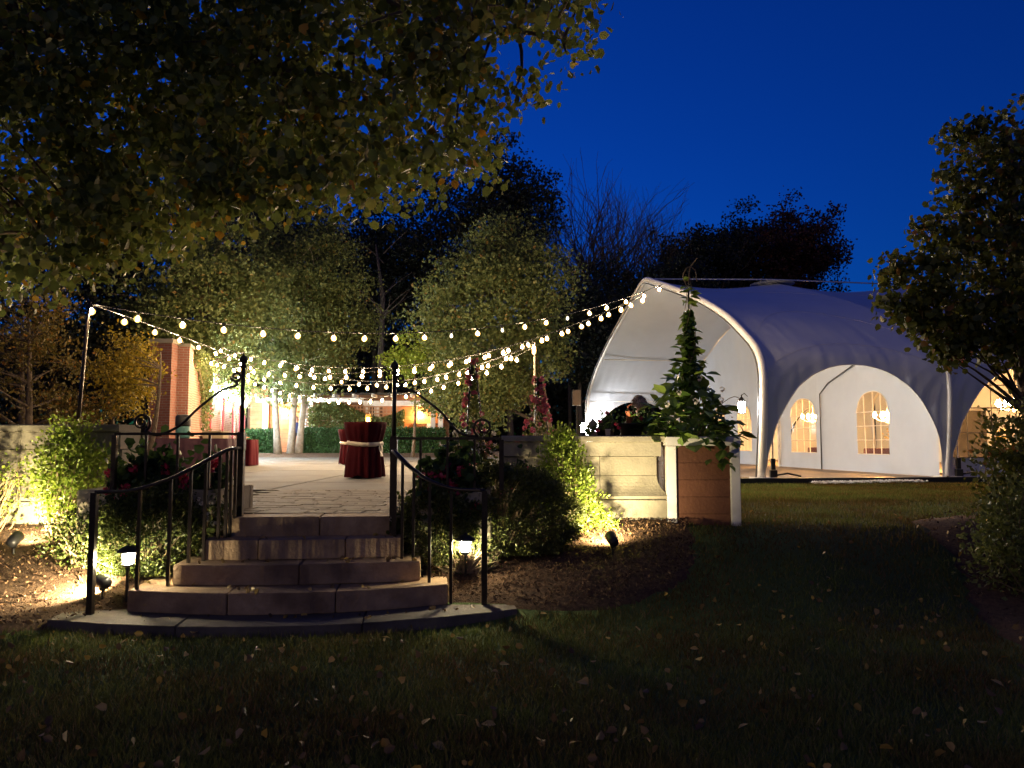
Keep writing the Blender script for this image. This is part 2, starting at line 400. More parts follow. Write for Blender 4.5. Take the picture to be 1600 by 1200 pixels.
def tree(name, label, group, base, crown_c, rad, ncl, per, spread, lsize, lmat, tr=.16, bark=None, trunks=1, shell=.5, nb=22, droop=.3, flat=0., offs=None, cat='tree'):
    bark = bark or m_bark
    base = Vector(base); cc = Vector(crown_c)
    t = thing(name, label, cat, base, group)
    cl, u = clusters_in(tuple(cc - base), rad, ncl, shell, flat, .6)
    tips = []
    for k in range(trunks):
        off = Vector((rng.uniform(-.35, .35), rng.uniform(-.3, .3), 0)) * (1 if trunks > 1 else 0)
        if offs: off = Vector(offs[k])
        top = (cc - base) + Vector((off.x * 3, off.y * 3, rad[2] * .45))
        pts = limb_pts(off - Vector((0, 0, .15)), top, .035, 8, 0)
        m = len(pts); rr = [tr * (1.25 if i == 0 else 1) * (1 - .82 * i / (m - 1)) for i in range(m)]
        MB().tube(pts, rr, 9).build('trunk', bark, t, True)
        tips.append((pts, rr))
    mb = MB()
    sel = rng.choice(len(cl), min(nb, len(cl)), replace=False)
    for s_ in sel:
        pts, rr = tips[int(s_) % len(tips)]
        q = Vector(cl[s_]); zs = q.z - .35 * (Vector((q.x, q.y, 0)).length)
        i = min(range(len(pts)), key=lambda k: abs(pts[k].z - zs)); i = max(2, min(i, len(pts) - 2))
        r0 = rr[i] * .55
        mb.tube(limb_pts(pts[i], q, .1, 5, .12), [r0 * (1 - .8 * k / 5) for k in range(6)], 5, False)
    if mb.v: mb.build('branches', bark, t, True)
    L = leaves_around(cl, per, spread)
    o = leaf_mesh('crown', L, lsize, lmat, t, droop=droop)
    return t

def shrub(name, label, group, base, cc, rad, ncl, per, spread, lsize, lmat, stems=14, shell=.35, cat='shrub', outward=True, flat=0., stem_mat=None, lump=.28):
    base = Vector(base); t = thing(name, label, cat, base, group)
    rel = Vector(cc) - base
    cl, u = clusters_in(tuple(rel), rad, ncl, shell, flat, lump)
    cl[:, 2] = np.maximum(cl[:, 2], .02)
    L = leaves_around(cl, per, spread, .9)
    L[:, 2] = np.maximum(L[:, 2], .01)
    ow = (L - np.array(rel)) / (np.array(rad)); ow /= np.linalg.norm(ow, axis=1)[:, None] + 1e-6
    leaf_mesh('foliage', L, lsize, lmat, t, droop=-.1, outward=ow if outward else None)
    mb = MB()
    for k in range(stems):
        q = Vector(cl[int(rng.integers(len(cl)))])
        b0 = Vector((rng.uniform(-.12, .12) * rad[0] * 2, rng.uniform(-.1, .1) * rad[1] * 2, -.03))
        mb.tube(limb_pts(b0, q, .12, 4, .05), [.011, .009, .007, .005, .003], 4, False)
    if stems: mb.build('stems', stem_mat or m_twig, t, True)
    return t

def in_poly(x, y, poly):
    c = False; n = len(poly)
    for i in range(n):
        x1, y1 = poly[i]; x2, y2 = poly[(i + 1) % n]
        if (y1 > y) != (y2 > y) and x < (x2 - x1) * (y - y1) / (y2 - y1) + x1: c = not c
    return c
def pip_np(x, y, poly):
    c = np.zeros(len(x), bool); n = len(poly)
    for i in range(n):
        x1, y1 = poly[i]; x2, y2 = poly[(i + 1) % n]
        if y1 == y2: continue
        cond = ((y1 > y) != (y2 > y)) & (x < (x2 - x1) * (y - y1) / (y2 - y1) + x1)
        c ^= cond
    return c

# ================================================================== GROUND
TER = .80
def sheet(name, xs, ys, fz, mat, keep=None):
    vs = []; fs = []; nx, ny = len(xs), len(ys)
    for j in range(ny):
        for i in range(nx): vs.append((xs[i], ys[j], fz(xs[i], ys[j])))
    for j in range(ny - 1):
        for i in range(nx - 1):
            if keep and not keep(.5 * (xs[i] + xs[i+1]), .5 * (ys[j] + ys[j+1])): continue
            fs.append((j*nx+i, j*nx+i+1, (j+1)*nx+i+1, (j+1)*nx+i))
    mb = MB(); mb.v = vs; mb.f = fs
    o = mb.build(name, mat, None, True); tag(o, kind='structure'); return o
xs = list(np.concatenate([np.linspace(-900, -40, 10), np.linspace(-30, -9, 12), np.linspace(-8, 10, 91), np.linspace(11, 40, 16), np.linspace(60, 900, 9)]))
ys = list(np.concatenate([np.linspace(-60, 0, 6), np.linspace(1, 12, 67), np.linspace(12.6, 40, 30), np.linspace(45, 120, 8), np.linspace(160, 1500, 8)]))
lawn = sheet('lawn', xs, ys, ground, m_lawn); tag(lawn, 'dark mown lawn sloping up to the tent', 'lawn')

BED_R = [(-.9, 6.9), (-.1, 6.74), (.2, 6.64), (.55, 6.62), (.95, 6.74), (1.5, 7.08), (1.82, 7.5), (1.9, 8.5), (1.7, 9.0), (-.9, 9.0)]
BED_L = [(-3.3, 6.45), (-3.7, 6.15), (-4.6, 6.0), (-6.5, 5.9), (-11, 6.2), (-11, 8.6), (-3.0, 8.6), (-2.7, 7.3)]
BED_E = [(4.45, 8.7), (4.25, 7.5), (4.0, 6.85), (3.75, 6.0), (3.6, 5.2), (3.75, 3.4), (9.5, 3.4), (9.5, 9.6), (5.4, 9.4)]
def bed(name, poly, label):
    px = [p[0] for p in poly]; py = [p[1] for p in poly]
    bm = bmesh.new()
    x0, x1, y0, y1 = min(px), max(px), min(py), max(py); st = .11
    nx, ny = int((x1-x0)/st)+1, int((y1-y0)/st)+1; V = {}
    def dist(x, y):
        dm = 9
        for i in range(len(poly)):
            a = Vector(poly[i]); b = Vector(poly[(i+1) % len(poly)]); p = Vector((x, y)); ab = b - a
            t = max(0, min(1, (p - a).dot(ab) / ab.length_squared)); dm = min(dm, (a + ab * t - p).length)
        return dm
    for i in range(nx + 1):
        for j in range(ny + 1):
            x, y = x0 + i*st, y0 + j*st
            ins = in_poly(x, y, poly); d = dist(x, y)
            if not ins and d > st: continue
            h = (.012 + .05 * min(1, d / .35)) if ins else -.05
            V[i, j] = bm.verts.new((x, y, ground(x, y) + h + .02 * noise.noise(Vector((x*5, y*5, 0))) * (1 if ins else 0)))
    for i in range(nx):
        for j in range(ny):
            q = [(i, j), (i+1, j), (i+1, j+1), (i, j+1)]
            if all(k in V for k in q): bm.faces.new([V[k] for k in q])
    me = bpy.data.meshes.new(name); bm.to_mesh(me); bm.free(); me.materials.append(m_mulch)
    me.polygons.foreach_set('use_smooth', [True] * len(me.polygons))
    o = bpy.data.objects.new(name, me); COL.objects.link(o); tag(o, label, 'mulch bed', kind='structure'); return o
bed('mulch_bed', BED_R, 'brown mulch bed between the steps and the brown planter box')
bed('mulch_bed', BED_L, 'lamp-lit mulch bed left of the stone steps')
bed('mulch_bed', BED_E, 'dark mulch bed under the maple at the right edge')
# mulch chips and litter
def scatter_poly(poly, n):
    px = np.array([p[0] for p in poly]); py = np.array([p[1] for p in poly])
    x = rng.uniform(px.min(), px.max(), n * 2); y = rng.uniform(py.min(), py.max(), n * 2)
    k = pip_np(x, y, poly); return x[k][:n], y[k][:n]
pts = []
for poly, n in ((BED_R, 6500), (BED_L, 9000), (BED_E, 5000)):
    x, y = scatter_poly(poly, n)
    pts += [(a, b, ground(a, b) + .068 + rng.uniform(0, .012)) for a, b in zip(x, y)]
o = leaf_mesh('mulch_chips', pts, .035, m_chip, None, droop=0, aspect=.4, kind='stuff'); tag(o, 'shredded brown bark chips lying on the mulch beds', 'bark chips')

# ------------------------------------------------------------------ grass blades
N = 190000
yy = 3.3 + (12.5 - 3.3) * rng.random(N) ** 1.6
xx = rng.uniform(-1, 1, N) * (yy * .70 + .3)
bad = pip_np(xx, yy, BED_R) | pip_np(xx, yy, BED_L) | pip_np(xx, yy, BED_E)
bad |= (xx < 1.75) & (yy > 8.4)
dx = (xx + 1.78) / 1.93; sl = 6.0 + .1 * (xx + 1.75) + .42 * dx ** 2
bad |= (np.abs(dx) < 1.02) & (yy > sl - .01)
xx, yy = xx[~bad], yy[~bad]; N = len(xx)
zz = np.array([ground(a, b) for a, b in zip(xx, yy)])
h = rng.uniform(.025, .065, N) * (1 + .5 * np.array([noise.noise(Vector((a * 1.3, b * 1.3, 5))) for a, b in zip(xx, yy)]))
an = rng.uniform(0, 6.28, N); wd = .0032 * (1 + yy * .10)
ln = rng.normal(size=(N, 2)) * (h * .45)[:, None]
b1 = np.stack([xx - np.cos(an) * wd, yy - np.sin(an) * wd, zz - .004], 1); b2 = np.stack([xx + np.cos(an) * wd, yy + np.sin(an) * wd, zz - .004], 1)
tp = np.stack([xx + ln[:, 0], yy + ln[:, 1], zz + h], 1)
V = np.stack([b1, b2, tp], 1).reshape(-1, 3)
me = bpy.data.meshes.new('grass'); me.vertices.add(3*N); me.vertices.foreach_set('co', V.ravel())
me.loops.add(3*N); me.loops.foreach_set('vertex_index', np.arange(3*N, dtype=np.int32))
me.polygons.add(N); me.polygons.foreach_set('loop_start', np.arange(N, dtype=np.int32) * 3); me.update(calc_edges=True)
me.materials.append(m_grass)
o = bpy.data.objects.new('grass', me); COL.objects.link(o); tag(o, 'short grass blades of the near lawn', 'grass', kind='stuff')

N = 60000
yy = rng.uniform(11.5, 20.5, N); xx = rng.uniform(1.8, 13, N); zz = np.array([ground(a, b) for a, b in zip(xx, yy)])
ok = yy < 20.2 + .135 * (xx - 6.68)
xx, yy, zz = xx[ok], yy[ok], zz[ok]; N = len(xx); h = rng.uniform(.03, .08, N); an = rng.uniform(-.6, .6, N); wd = .010
ln = rng.normal(size=(N, 2)) * (h * .4)[:, None]
b1 = np.stack([xx - np.cos(an) * wd, yy - np.sin(an) * wd, zz - .004], 1); b2 = np.stack([xx + np.cos(an) * wd, yy + np.sin(an) * wd, zz - .004], 1)
tp_ = np.stack([xx + ln[:, 0], yy + ln[:, 1], zz + h], 1)
V = np.stack([b1, b2, tp_], 1).reshape(-1, 3)
me = bpy.data.meshes.new('grass'); me.vertices.add(3*N); me.vertices.foreach_set('co', V.ravel())
me.loops.add(3*N); me.loops.foreach_set('vertex_index', np.arange(3*N, dtype=np.int32))
me.polygons.add(N); me.polygons.foreach_set('loop_start', np.arange(N, dtype=np.int32) * 3); me.update(calc_edges=True)
me.materials.append(m_grass)
o = bpy.data.objects.new('grass', me); COL.objects.link(o); tag(o, 'grass blades of the lawn in front of the tent', 'grass', kind='stuff')

# ================================================================== STONE STEPS
ST = thing('stone_steps', 'curved brown stone steps climbing to the terrace', 'steps', (-1.75, 6.0, 0), rz=R(6))
ST_M = Matrix.Translation((-1.75, 6.0, 0)) @ Matrix.Rotation(R(6), 4, 'Z')
def step(xc, hw, yf, bulge, yb, z0, z1, mat, splits, pname):
    xsn = [-hw] + [hw * s for s in splits] + [hw]
    for a, b in zip(xsn[:-1], xsn[1:]):
        poly = []; n = 26; g = .004; sd_ = rng.uniform(0, 90)
        for i in range(n + 1):
            x = a + g + (b - a - 2*g) * i / n
            poly.append((xc + x, yf + bulge * (x / hw) ** 2 + .016 * noise.noise(Vector((x * 7, sd_, z1 * 9))) + .008 * noise.noise(Vector((x * 23, sd_, z1 * 9)))))
        poly += [(xc + b - g, yb), (xc + a + g, yb)]
        dz = rng.uniform(-.003, .003)
        MB().prism(poly, z0, z1 + dz).build(pname, mat, ST, False, .006)
step(-.03, 1.88, 0, .42, 1.3, -.12, .09, m_slabstone, (-.42, .33), 'landing_slab')
step(-.06, 1.33, .39, .26, 1.30, .094, .2675, m_granite, (-.35, .3), 'step_stone')
step(-.03, 1.06, .72, .10, 1.34, .2715, .445, m_granite, (.02,), 'step_stone')
step(-.02, .88, .99, .04, 1.36, .449, .6225, m_granite, (-.45, .42), 'step_stone')
step(-.0, .80, 1.29, .0, 1.62, .45, .797, m_granite, (.1,), 'step_stone')

# ================================================================== TERRACE
mb = MB().box(-16, 1.55, 9.0, 44, -.2, .775); mb.box(-3.9, -.25, 7.62, 8.998, -.2, .775)
ter = mb.build('terrace', m_joint); tag(ter, 'raised terrace patio behind the garden walls', 'terrace', kind='structure')
slabme = {}
y = 11.25
jx = [-16, -12.2, -8.9, -6.0, -3.55, -1.2, 1.5]
rows = [11.25, 13.4, 15.9, 18.6, 21.4, 24.4, 27.6, 31, 34.2]
for r0, r1 in zip(rows[:-1], rows[1:]):
    for a, b in zip(jx[:-1], jx[1:]):
        MB().box(a+.012, b-.012, r0+.012, r1-.012, .74, .80 + rng.uniform(-.002, .002)).build('concrete_slab', m_conc, ter, False, .008)
# pavers of the landing
pv = []
y = 7.64; row = 0
while y < 11.2:
    hgt = .19 if row % 3 else .24
    x = -3.35 - (row % 2) * .22
    while x < -.2:
        w_ = random.choice((.28, .36, .44, .5))
        x1 = min(x + w_, -.15)
        if x1 - x > .08 and (y > 7.62):
            MB().box(x+.005, x1-.005, y+.005, y+hgt-.005, .75, .80 + rng.uniform(-.003, .003)).build('paver', m_paver, ter, False, .005)
        x += w_
    y += hgt; row += 1

# ================================================================== GARDEN WALLS
def loft_ring(mb, x0, x1, y0, y1, zo, endl, endr):
    b = len(mb.v); n = len(zo)
    for z, o_ in zo:
        mb.v += [(x0 - (o_ if endl else 0), y0 - o_, z), (x1 + (o_ if endr else 0), y0 - o_, z), (x1 + (o_ if endr else 0), y1, z), (x0 - (o_ if endl else 0), y1, z)]
    for i in range(n - 1):
        for k in range(4):
            k2 = (k + 1) % 4; mb.f.append((b+i*4+k, b+i*4+k2, b+(i+1)*4+k2, b+(i+1)*4+k))
    mb.f.append((b+3, b+2, b+1, b)); mb.f.append(tuple(b+(n-1)*4+k for k in range(4)))
def moulded_wall(name, label, xj, y0, y1, top, base, endr):
    x0, x1 = xj[0], xj[-1]
    t = thing(name, label, 'garden wall', ((x0+x1)/2, y0, base)); inv = Vector(t.location)
    H = top - base
    courses = [('base_stone', [(-.25, .115), (.30*H, .115), (.305*H, .105)]),
               ('moulding', [(.312*H, .10), (.325*H, .118), (.345*H, .118), (.36*H, .10), (.385*H, .073), (.415*H, .048), (.45*H, .027), (.49*H, .012), (.53*H, .004), (.56*H, .0)]),
               ('wall_stone', [(.564*H, 0), (.77*H, 0)]),
               ('frieze_stone', [(.776*H, .045), (.93*H, .045), (.931*H, .04)]),
               ('coping', [(.934*H, .075), (.94*H, .085), (.99*H, .085), (1.0*H, .075)])]
    for cn, zo in courses:
        jj = xj if cn in ('coping', 'base_stone', 'frieze_stone') else [xj[0]] + [x + .35 for x in xj[1:-1]] + [xj[-1]]
        for i, (a, b) in enumerate(zip(jj[:-1], jj[1:])):
            er = endr and i == len(jj) - 2
            mb = MB(); loft_ring(mb, a + .003, b - (0 if er else .003), y0, y1, zo, False, er)
            mb.v = [(v[0]-inv.x, v[1]-inv.y, v[2]) for v in mb.v]
            mb.build(cn, m_wall, t)
    return t
moulded_wall('garden_wall', 'moulded pale stone wall right of the steps ending at the planter box', [-.12, .62, 1.6], 8.55, 8.95, 1.565, .56, True)
moulded_wall('garden_wall', 'long pale stone wall behind the lit shrub at the left edge', [-11, -8.6, -6.7, -5.3, -4.22], 8.35, 8.75, 1.685, .50, False)
# low stone troughs beneath the railings
def trough(x0, x1, label):
    t = thing('stone_trough', label, 'planter', ((x0+x1)/2, 7.6, .5))
    cx = (x0+x1)/2
    MB().box(x0-cx, x1-cx, -.22, -.12, -.5, .54).build('front_stone', m_wall, t, False, .01)
    MB().box(x0-cx, x1-cx, .62, .72, -.2, .54).build('back_stone', m_wall, t, False, .01)
    MB().box(x0-cx, x0-cx+.1, -.118, .618, -.5, .539).build('end_stone', m_wall, t, False, .01)
    MB().box(x1-cx-.1, x1-cx, -.118, .618, -.5, .539).build('end_stone', m_wall, t, False, .01)
    MB().box(x0-cx+.1, x1-cx-.1, -.118, .618, -.1, .47).build('soil', m_mulch, t)
trough(-4.15, -2.78, 'low stone trough under the left iron railing')
trough(-.92, -.2, 'low stone trough under the right iron railing')

# ================================================================== IRONWORK
def bez(pts, n=40):
    """Catmull-Rom through points"""
    pts = [Vector(p) for p in pts]; pts = [pts[0]*2 - pts[1]] + pts + [pts[-1]*2 - pts[-2]]
    outp = []; m = len(pts) - 3
    for k in range(n + 1):
        t = k / n * m; i = min(int(t), m - 1); t -= i
        p0, p1, p2, p3 = pts[i:i+4]
        outp.append(.5 * ((2*p1) + (p2-p0)*t + (2*p0-5*p1+4*p2-p3)*t*t + (3*p1-p0-3*p2+p3)*t*t*t))
    return outp
def spiral(c, r0, r1, a0, turns, y, n=26, sgn=1):
    return [Vector((c[0] + (r0 + (r1-r0)*k/n) * math.cos(a0 + sgn*turns*2*math.pi*k/n), y, c[1] + (r0 + (r1-r0)*k/n) * math.sin(a0 + sgn*turns*2*math.pi*k/n))) for k in range(n+1)]
def flat_rail(t, pts, name, w=.045, h=.014):
    mb = MB(); b = 0; m = len(pts)
    for i, p in enumerate(pts):
        tn = (pts[min(i+1, m-1)] - pts[max(i-1, 0)]).normalized()
        s_ = Vector((-tn.y, tn.x, 0)).normalized(); u = s_.cross(tn) * -1
        for a, c in ((-1, -1), (1, -1), (1, .4), (.6, 1), (-.6, 1), (-1, .4)): mb.v.append(tuple(p + s_*a*w/2 + u*c*h))
    for i in range(m-1):
        for k in range(6):
            k2 = (k+1) % 6; mb.f.append((i*6+k, i*6+k2, (i+1)*6+k2, (i+1)*6+k))
    mb.f.append((5,4,3,2,1,0)); mb.f.append(tuple((m-1)*6+k for k in range(6)))
    o = mb.build(name, m_iron, t, True); return o
def stair_rail(label, path, foot):
    base = Vector(foot[0]); t = thing('stair_handrail', label, 'handrail', base)
    pts = [p - base for p in bez(path, 36)]
    flat_rail(t, pts, 'handrail')
    for i, f in enumerate(foot):
        f = Vector(f) - base
        tp = min(pts, key=lambda p: (p.x-f.x)**2 + (p.y-f.y)**2)
        w = .024 if i == 0 else .0125
        MB().box(f.x-w, f.x+w, f.y-w, f.y+w, f.z-.01, tp.z-.006).build('newel_post' if i == 0 else 'baluster', m_iron, t)
def zst(x, y):
    q = ST_M.inverted() @ Vector((x, y, 0)); 
    z = .09
    for xc, hw, yf, bl, z1 in ((-.06,1.33,.39,.26,.2675), (-.03,1.06,.72,.10,.445), (-.02,.88,.99,.04,.6225), (0,.80,1.29,0,.797)):
        if abs(q.x-xc) < hw and q.y > yf + bl*((q.x-xc)/hw)**2: z = z1
    return z
lp = [(-3.45,6.40,1.085), (-3.2,6.50,1.09), (-2.98,6.66,1.17), (-2.8,6.85,1.285), (-2.66,7.05,1.40), (-2.60,7.16,1.435), (-2.575,7.29,1.44)]
rp_ = [(-.24,6.78,1.075), (-.50,6.80,1.085), (-.72,6.86,1.15), (-.90,6.96,1.26), (-1.03,7.10,1.36), (-1.10,7.22,1.41), (-1.125,7.31,1.415)]
def feet(path, ts):
    c = bez(path, 100); r = []
    for s_ in ts:
        p = c[int(s_*100)]; r.append((p.x, p.y, zst(p.x, p.y)))
    return r
stair_rail('curved iron stair handrail left of the steps beside the glowing path light', lp, feet(lp, (.0, .21, .36, .47, .57, .66, .75, .83, .92)))
stair_rail('curved iron stair handrail right of the steps before the dark round bush', rp_, feet(rp_, (.0, .19, .34, .48, .62, .78, .9)))

def terrace_rail(label, X0, X1, zr, top, y, sweep, scr1, scr2, sgn, wide):
    t = thing('iron_railing', label, 'railing', (X0, y, .80)); o = Vector((X0, y, .80))
    def L(p): return Vector(p) - o
    MB().box(-.03, .03, -.03, .03, -.25, zr-.8+.02).build('tall_post', m_iron, t, False, .004)
    MB().tube([(0,0,zr-.8+.018), (0,0,top-.8)], .021, 8).build('upper_post', m_iron, t, True)
    MB().lathe([(.021,0),(.036,.012),(.03,.03),(.018,.038),(.034,.055),(.042,.08),(.034,.105),(.012,.125),(.002,.15)], 10, (0,0,top-.8-.002)).build('finial', m_iron, t, True)
    MB().lathe([(.045,-.16),(.048,-.15),(.048,0),(.03,.02)], 4, (0,0,zr-.8+.0), Matrix.Rotation(R(45),4,'Z')).build('post_collar', m_iron, t)
    a, b = sorted((0, X1-X0))
    MB().box(a, b, -.02, .02, zr-.8-.012, zr-.8+.012).build('top_rail', m_iron, t, False, .004)
    n = 4
    for k in range(1, n+1):
        x = (X1-X0)*k/n; w = .022 if k == n else .011
        MB().box(x-w, x+w, -w, w, .24, zr-.8-.012).build('end_post' if k == n else 'baluster', m_iron, t)
    pts = [L(p) for p in scr1] + [L(p) for p in bez(sweep, 30)] + [L(p) for p in scr2]
    MB().tube(pts, [.013]*len(pts), 6).build('scroll_brace', m_iron, t, True)
y0 = 7.33
def Q(px, py): p = P(px, py, y0); return p
def scr(cpx, cpy, rpx, a0, turns, sgn, inner=.25):
    c = Q(cpx, cpy); r = rpx/F*y0
    return spiral((c.x, c.z), r*inner, r, a0, turns, y0, 26, sgn)
# left: small scroll by the post, sweep down, big scroll at the far end
s1 = scr(369, 588, 9, R(200)-1.3*2*math.pi*-1, 1.3, -1); e1 = s1[-1]
s2 = scr(221, 660, 15, R(-60)+1.4*2*math.pi, 1.4, -1)[::-1]
terrace_rail('iron railing with tall post and scrolls left of the landing', -2.575, -3.78, Q(300, 678).z, Q(385, 575).z, y0,
             [e1, Q(371,601), Q(345,611), Q(310,638), Q(285,662), Q(262,675), Q(243,680), s2[0]], s1, s2, 1, 5)
s1 = scr(626, 592, 9, R(-20)+1.3*2*math.pi*-1, 1.3, 1); e1 = s1[-1]
s2 = scr(755, 668, 16, R(240)-1.4*2*math.pi, 1.4, 1)[::-1]
terrace_rail('iron railing with tall post and scrolls right of the landing', -1.125, -.10, Q(700, 685).z, Q(616, 585).z, y0,
             [e1, Q(628,606), Q(648,613), Q(664,624), Q(690,645), Q(712,671), Q(728,680), s2[0]], s1, s2, -1, 4)
#PART2
# ================================================================== TENT
TL = Vector((6.68, 20.7, 0)); TU = Vector((.991, .135, 0)); TV = Vector((-.135, .991, 0)); HW, BAY, TZ = 9.9, 5.42, .5
PROF = [(0, .5), (-.016, 1.6), (-.026, 2.6), (-.026, 3.3), (-.012, 3.75), (.018, 4.1), (.072, 4.47), (.21, 5.27), (.425, 6.17), (.684, 7.05), (.874, 7.65), (.955, 7.90), (1, 7.97)]
_pc = bez([(s, 0, z / 8.0) for s, z in PROF], 120)
PC = [(p.x, p.z * 8.0) for p in _pc]
def tp(a, s, z): q = TL + TU * a + TV * (s * HW); return Vector((q.x, q.y, z))
def arch_z(f):
    k = (f - .5) / .478
    return TZ + .0 + 3.12 * math.sqrt(max(0, 1 - abs(k) ** 2.15)) if abs(k) < 1 else TZ
def q_at(z):
    for i in range(len(PC) - 1):
        if PC[i][1] <= z <= PC[i+1][1]: return (i + (z - PC[i][1]) / max(1e-6, PC[i+1][1] - PC[i][1])) / (len(PC) - 1)
    return 0
def prof(q):
    x = q * (len(PC) - 1); i = min(int(x), len(PC) - 2); t = x - i
    return PC[i][0] + (PC[i+1][0] - PC[i][0]) * t, PC[i][1] + (PC[i+1][1] - PC[i][1]) * t
TENT = thing('event_tent', 'large white arched event tent with open lit gable on the lawn', 'tent', TL + Vector((0, 0, TZ)))
T0 = Vector(TENT.location)
def tb(mb, name, mat, parent=None, smooth=False, base=T0):
    mb.v = [tuple(Vector(v) - base) for v in mb.v]; return mb.build(name, mat, parent or TENT, smooth)
def shell(bay, far):
    def fn(i, j):
        za = arch_z(i); q0 = q_at(za); q = q0 + (1 - q0) * j
        s, z = prof(q); sg = math.sin(math.pi * i)
        z -= .30 * sg * ss(.35, 1, q) ** 1.0; s += .022 * sg * (1 - ss(.0, .7, q)) * 1.2
        a = (bay + i) * BAY
        lo = (1 - ss(0, .45, q)); ed = max(math.exp(-i * 9), math.exp(-(1 - i) * 9))
        fold = .010 * noise.noise(Vector((i * 5 + bay * 9, q * 7, 1.0 + far))) + .0032 * lo * math.sin(i * 70 + 9 * math.sin(q * 11)) * (.25 + ed) * 2 + .004 * noise.noise(Vector((i * 22, q * 5, 4.0 + far)))
        s += fold * .55; z += fold * 1.2
        return tp(a, (2 - s) if far else s, z)
    pn = tb(MB().grid(fn, 80, 48, far), 'roof_panel', m_tent, None, True)
    for jj in (.22, .46, .70, .9):
        o_ = Vector((0, 0, .012)) + TV * (.012 if far else -.012)
        tb(MB().tube([fn(k / 40, jj) + o_ for k in range(41)], .004, 4), 'seam', m_frame, pn, True)
    tb(MB().tube([fn(k / 60, 0) for k in range(61)], .018, 5), 'hem', m_frame, pn, True)
for b_ in range(3): shell(b_, False); shell(b_, True)
for k in range(4):
    pts = [tp(k * BAY, *PC[i]) for i in range(0, 121, 3)]; pts += [tp(k * BAY, 2 - PC[i][0], PC[i][1]) for i in range(117, -1, -3)]
    inn = Vector((0, 0, -.07))
    tb(MB().tube([p + inn * (0 if k == 0 else 1) for p in pts], .105 if k == 0 else .07, 10), 'frame_arch', m_frame, None, True)
    if k == 0:
        apx = tp(0, 1, 3.2)
        off = [p + (apx - p).normalized() * .13 - TU * .09 for p in pts]
        tb(MB().tube(off, .022, 5), 'edge_seam', m_keder, None, True)
        off = [p + (apx - p).normalized() * .42 + TU * .02 for p in pts]
# purlins inside the porch
for s_, z_ in ((.30, 5.62), (1.70, 5.62), (1.975, 3.72)):
    tb(MB().tube([tp(.05, s_, z_ - .12), tp(BAY - .05, s_, z_ - .12)], .035, 6), 'purlin', m_frame, None, True)
# ridge cap
tb(MB().lathe([(.9, 0), (.55, .07), (.2, .14), (.01, .17)], 16, tuple(tp(BAY, 1, 7.96))), 'ridge_cap', m_tent, None, True)
tb(MB().tube([tp(.4, 1.0, 8.04), tp(BAY, 1, 8.16), tp(2*BAY, 1, 8.12)], .03, 6), 'ridge_cable', m_frame, None, True)
# partition wall between porch and hall, with arched windows and a doorway
WINS = [(2.28, 3.97), (6.55, 8.4), (11.86, 13.3), (14.6, 16.0), (17.2, 18.6)]; DOOR = (9.33, 10.35)
def top_at(t):
    s = t / HW; s = 2 - s if s > 1 else s
    for i in range(len(PC) - 1):
        if PC[i+1][1] > 3.6 and PC[i][0] <= s <= PC[i+1][0]:
            f = (s - PC[i][0]) / max(1e-6, PC[i+1][0] - PC[i][0]); return PC[i][1] + (PC[i+1][1] - PC[i][1]) * f - .05
    return 4.0
def wtop(t, a, b):
    k = (t - (a + b) / 2) / ((b - a) / 2); return 2.45 + .66 * math.sqrt(max(0, 1 - k * k))
brk = sorted(set([.1, 2 * HW - .1] + [x for w in WINS for x in w] + list(DOOR)))
mb = MB()
def pw(t, z, o=0):
    w = .035 * math.sin(t * 3.1 + z * .8) + .02 * math.sin(t * 7.7 - z * 2.2)
    q = tp(BAY, t / HW, z) - TU * (.12 + o + w * .6); return q
for a, b in zip(brk[:-1], brk[1:]):
    win = next((w for w in WINS if w[0] == a and w[1] == b), None); dr = (a, b) == DOOR
    n = 14 if (win or dr) else max(2, int((b - a) / .3))
    for i in range(n):
        t0, t1 = a + (b - a) * i / n, a + (b - a) * (i + 1) / n
        segs = []
        if win: segs = [((TZ + .02, 1.09), (TZ + .02, 1.09)), ((wtop(t0, a, b), top_at(t0)), (wtop(t1, a, b), top_at(t1)))]
        elif dr: segs = [((2.75, top_at(t0)), (2.75, top_at(t1)))]
        else: segs = [((TZ + .02, top_at(t0)), (TZ + .02, top_at(t1)))]
        for (l0, h0), (l1, h1) in segs:
            m_ = 10
            for j in range(m_):
                f0, f1 = j / m_, (j + 1) / m_
                k = len(mb.v)
                mb.v += [pw(t0, l0 + (h0 - l0) * f0), pw(t1, l1 + (h1 - l1) * f0), pw(t1, l1 + (h1 - l1) * f1), pw(t0, l0 + (h0 - l0) * f1)]
                mb.f.append((k, k+1, k+2, k+3))
bm = bmesh.new()
me = mb.mesh('tmp'); bm.from_mesh(me); bmesh.ops.remove_doubles(bm, verts=bm.verts, dist=.002); mb2 = MB()
bm.verts.index_update(); mb2.v = [tuple(v.co) for v in bm.verts]; mb2.f = [tuple(v.index for v in f.verts) for f in bm.faces]; bm.free()
tb(mb2, 'partition_wall', m_tent, None, True)
for a, b in WINS:
    mb = MB(); n = 14
    bot = [pw(a + (b-a)*i/n, 1.09, .0) for i in range(n+1)]; tops = [pw(a + (b-a)*i/n, wtop(a + (b-a)*i/n, a, b), .0) for i in range(n+1)]
    for i in range(n):
        k = len(mb.v); mb.v += [bot[i], bot[i+1], tops[i+1], tops[i]]; mb.f.append((k, k+1, k+2, k+3))
    wo_ = tb(mb, 'window', m_pane)
    mb = MB()
    for f in (.25, .5, .75):
        t = a + (b-a)*f; mb.tube([pw(t, 1.09, .015), pw(t, wtop(t, a, b), .015)], .013, 4)
    for z in (1.1, 1.55, 2.0, 2.45): mb.tube([pw(a, z, .015), pw(b, z, .015)], .013, 4)
    mb.tube([p - TU*.015 for p in tops], .02, 4)
    tb(mb, 'muntins', m_white, wo_)
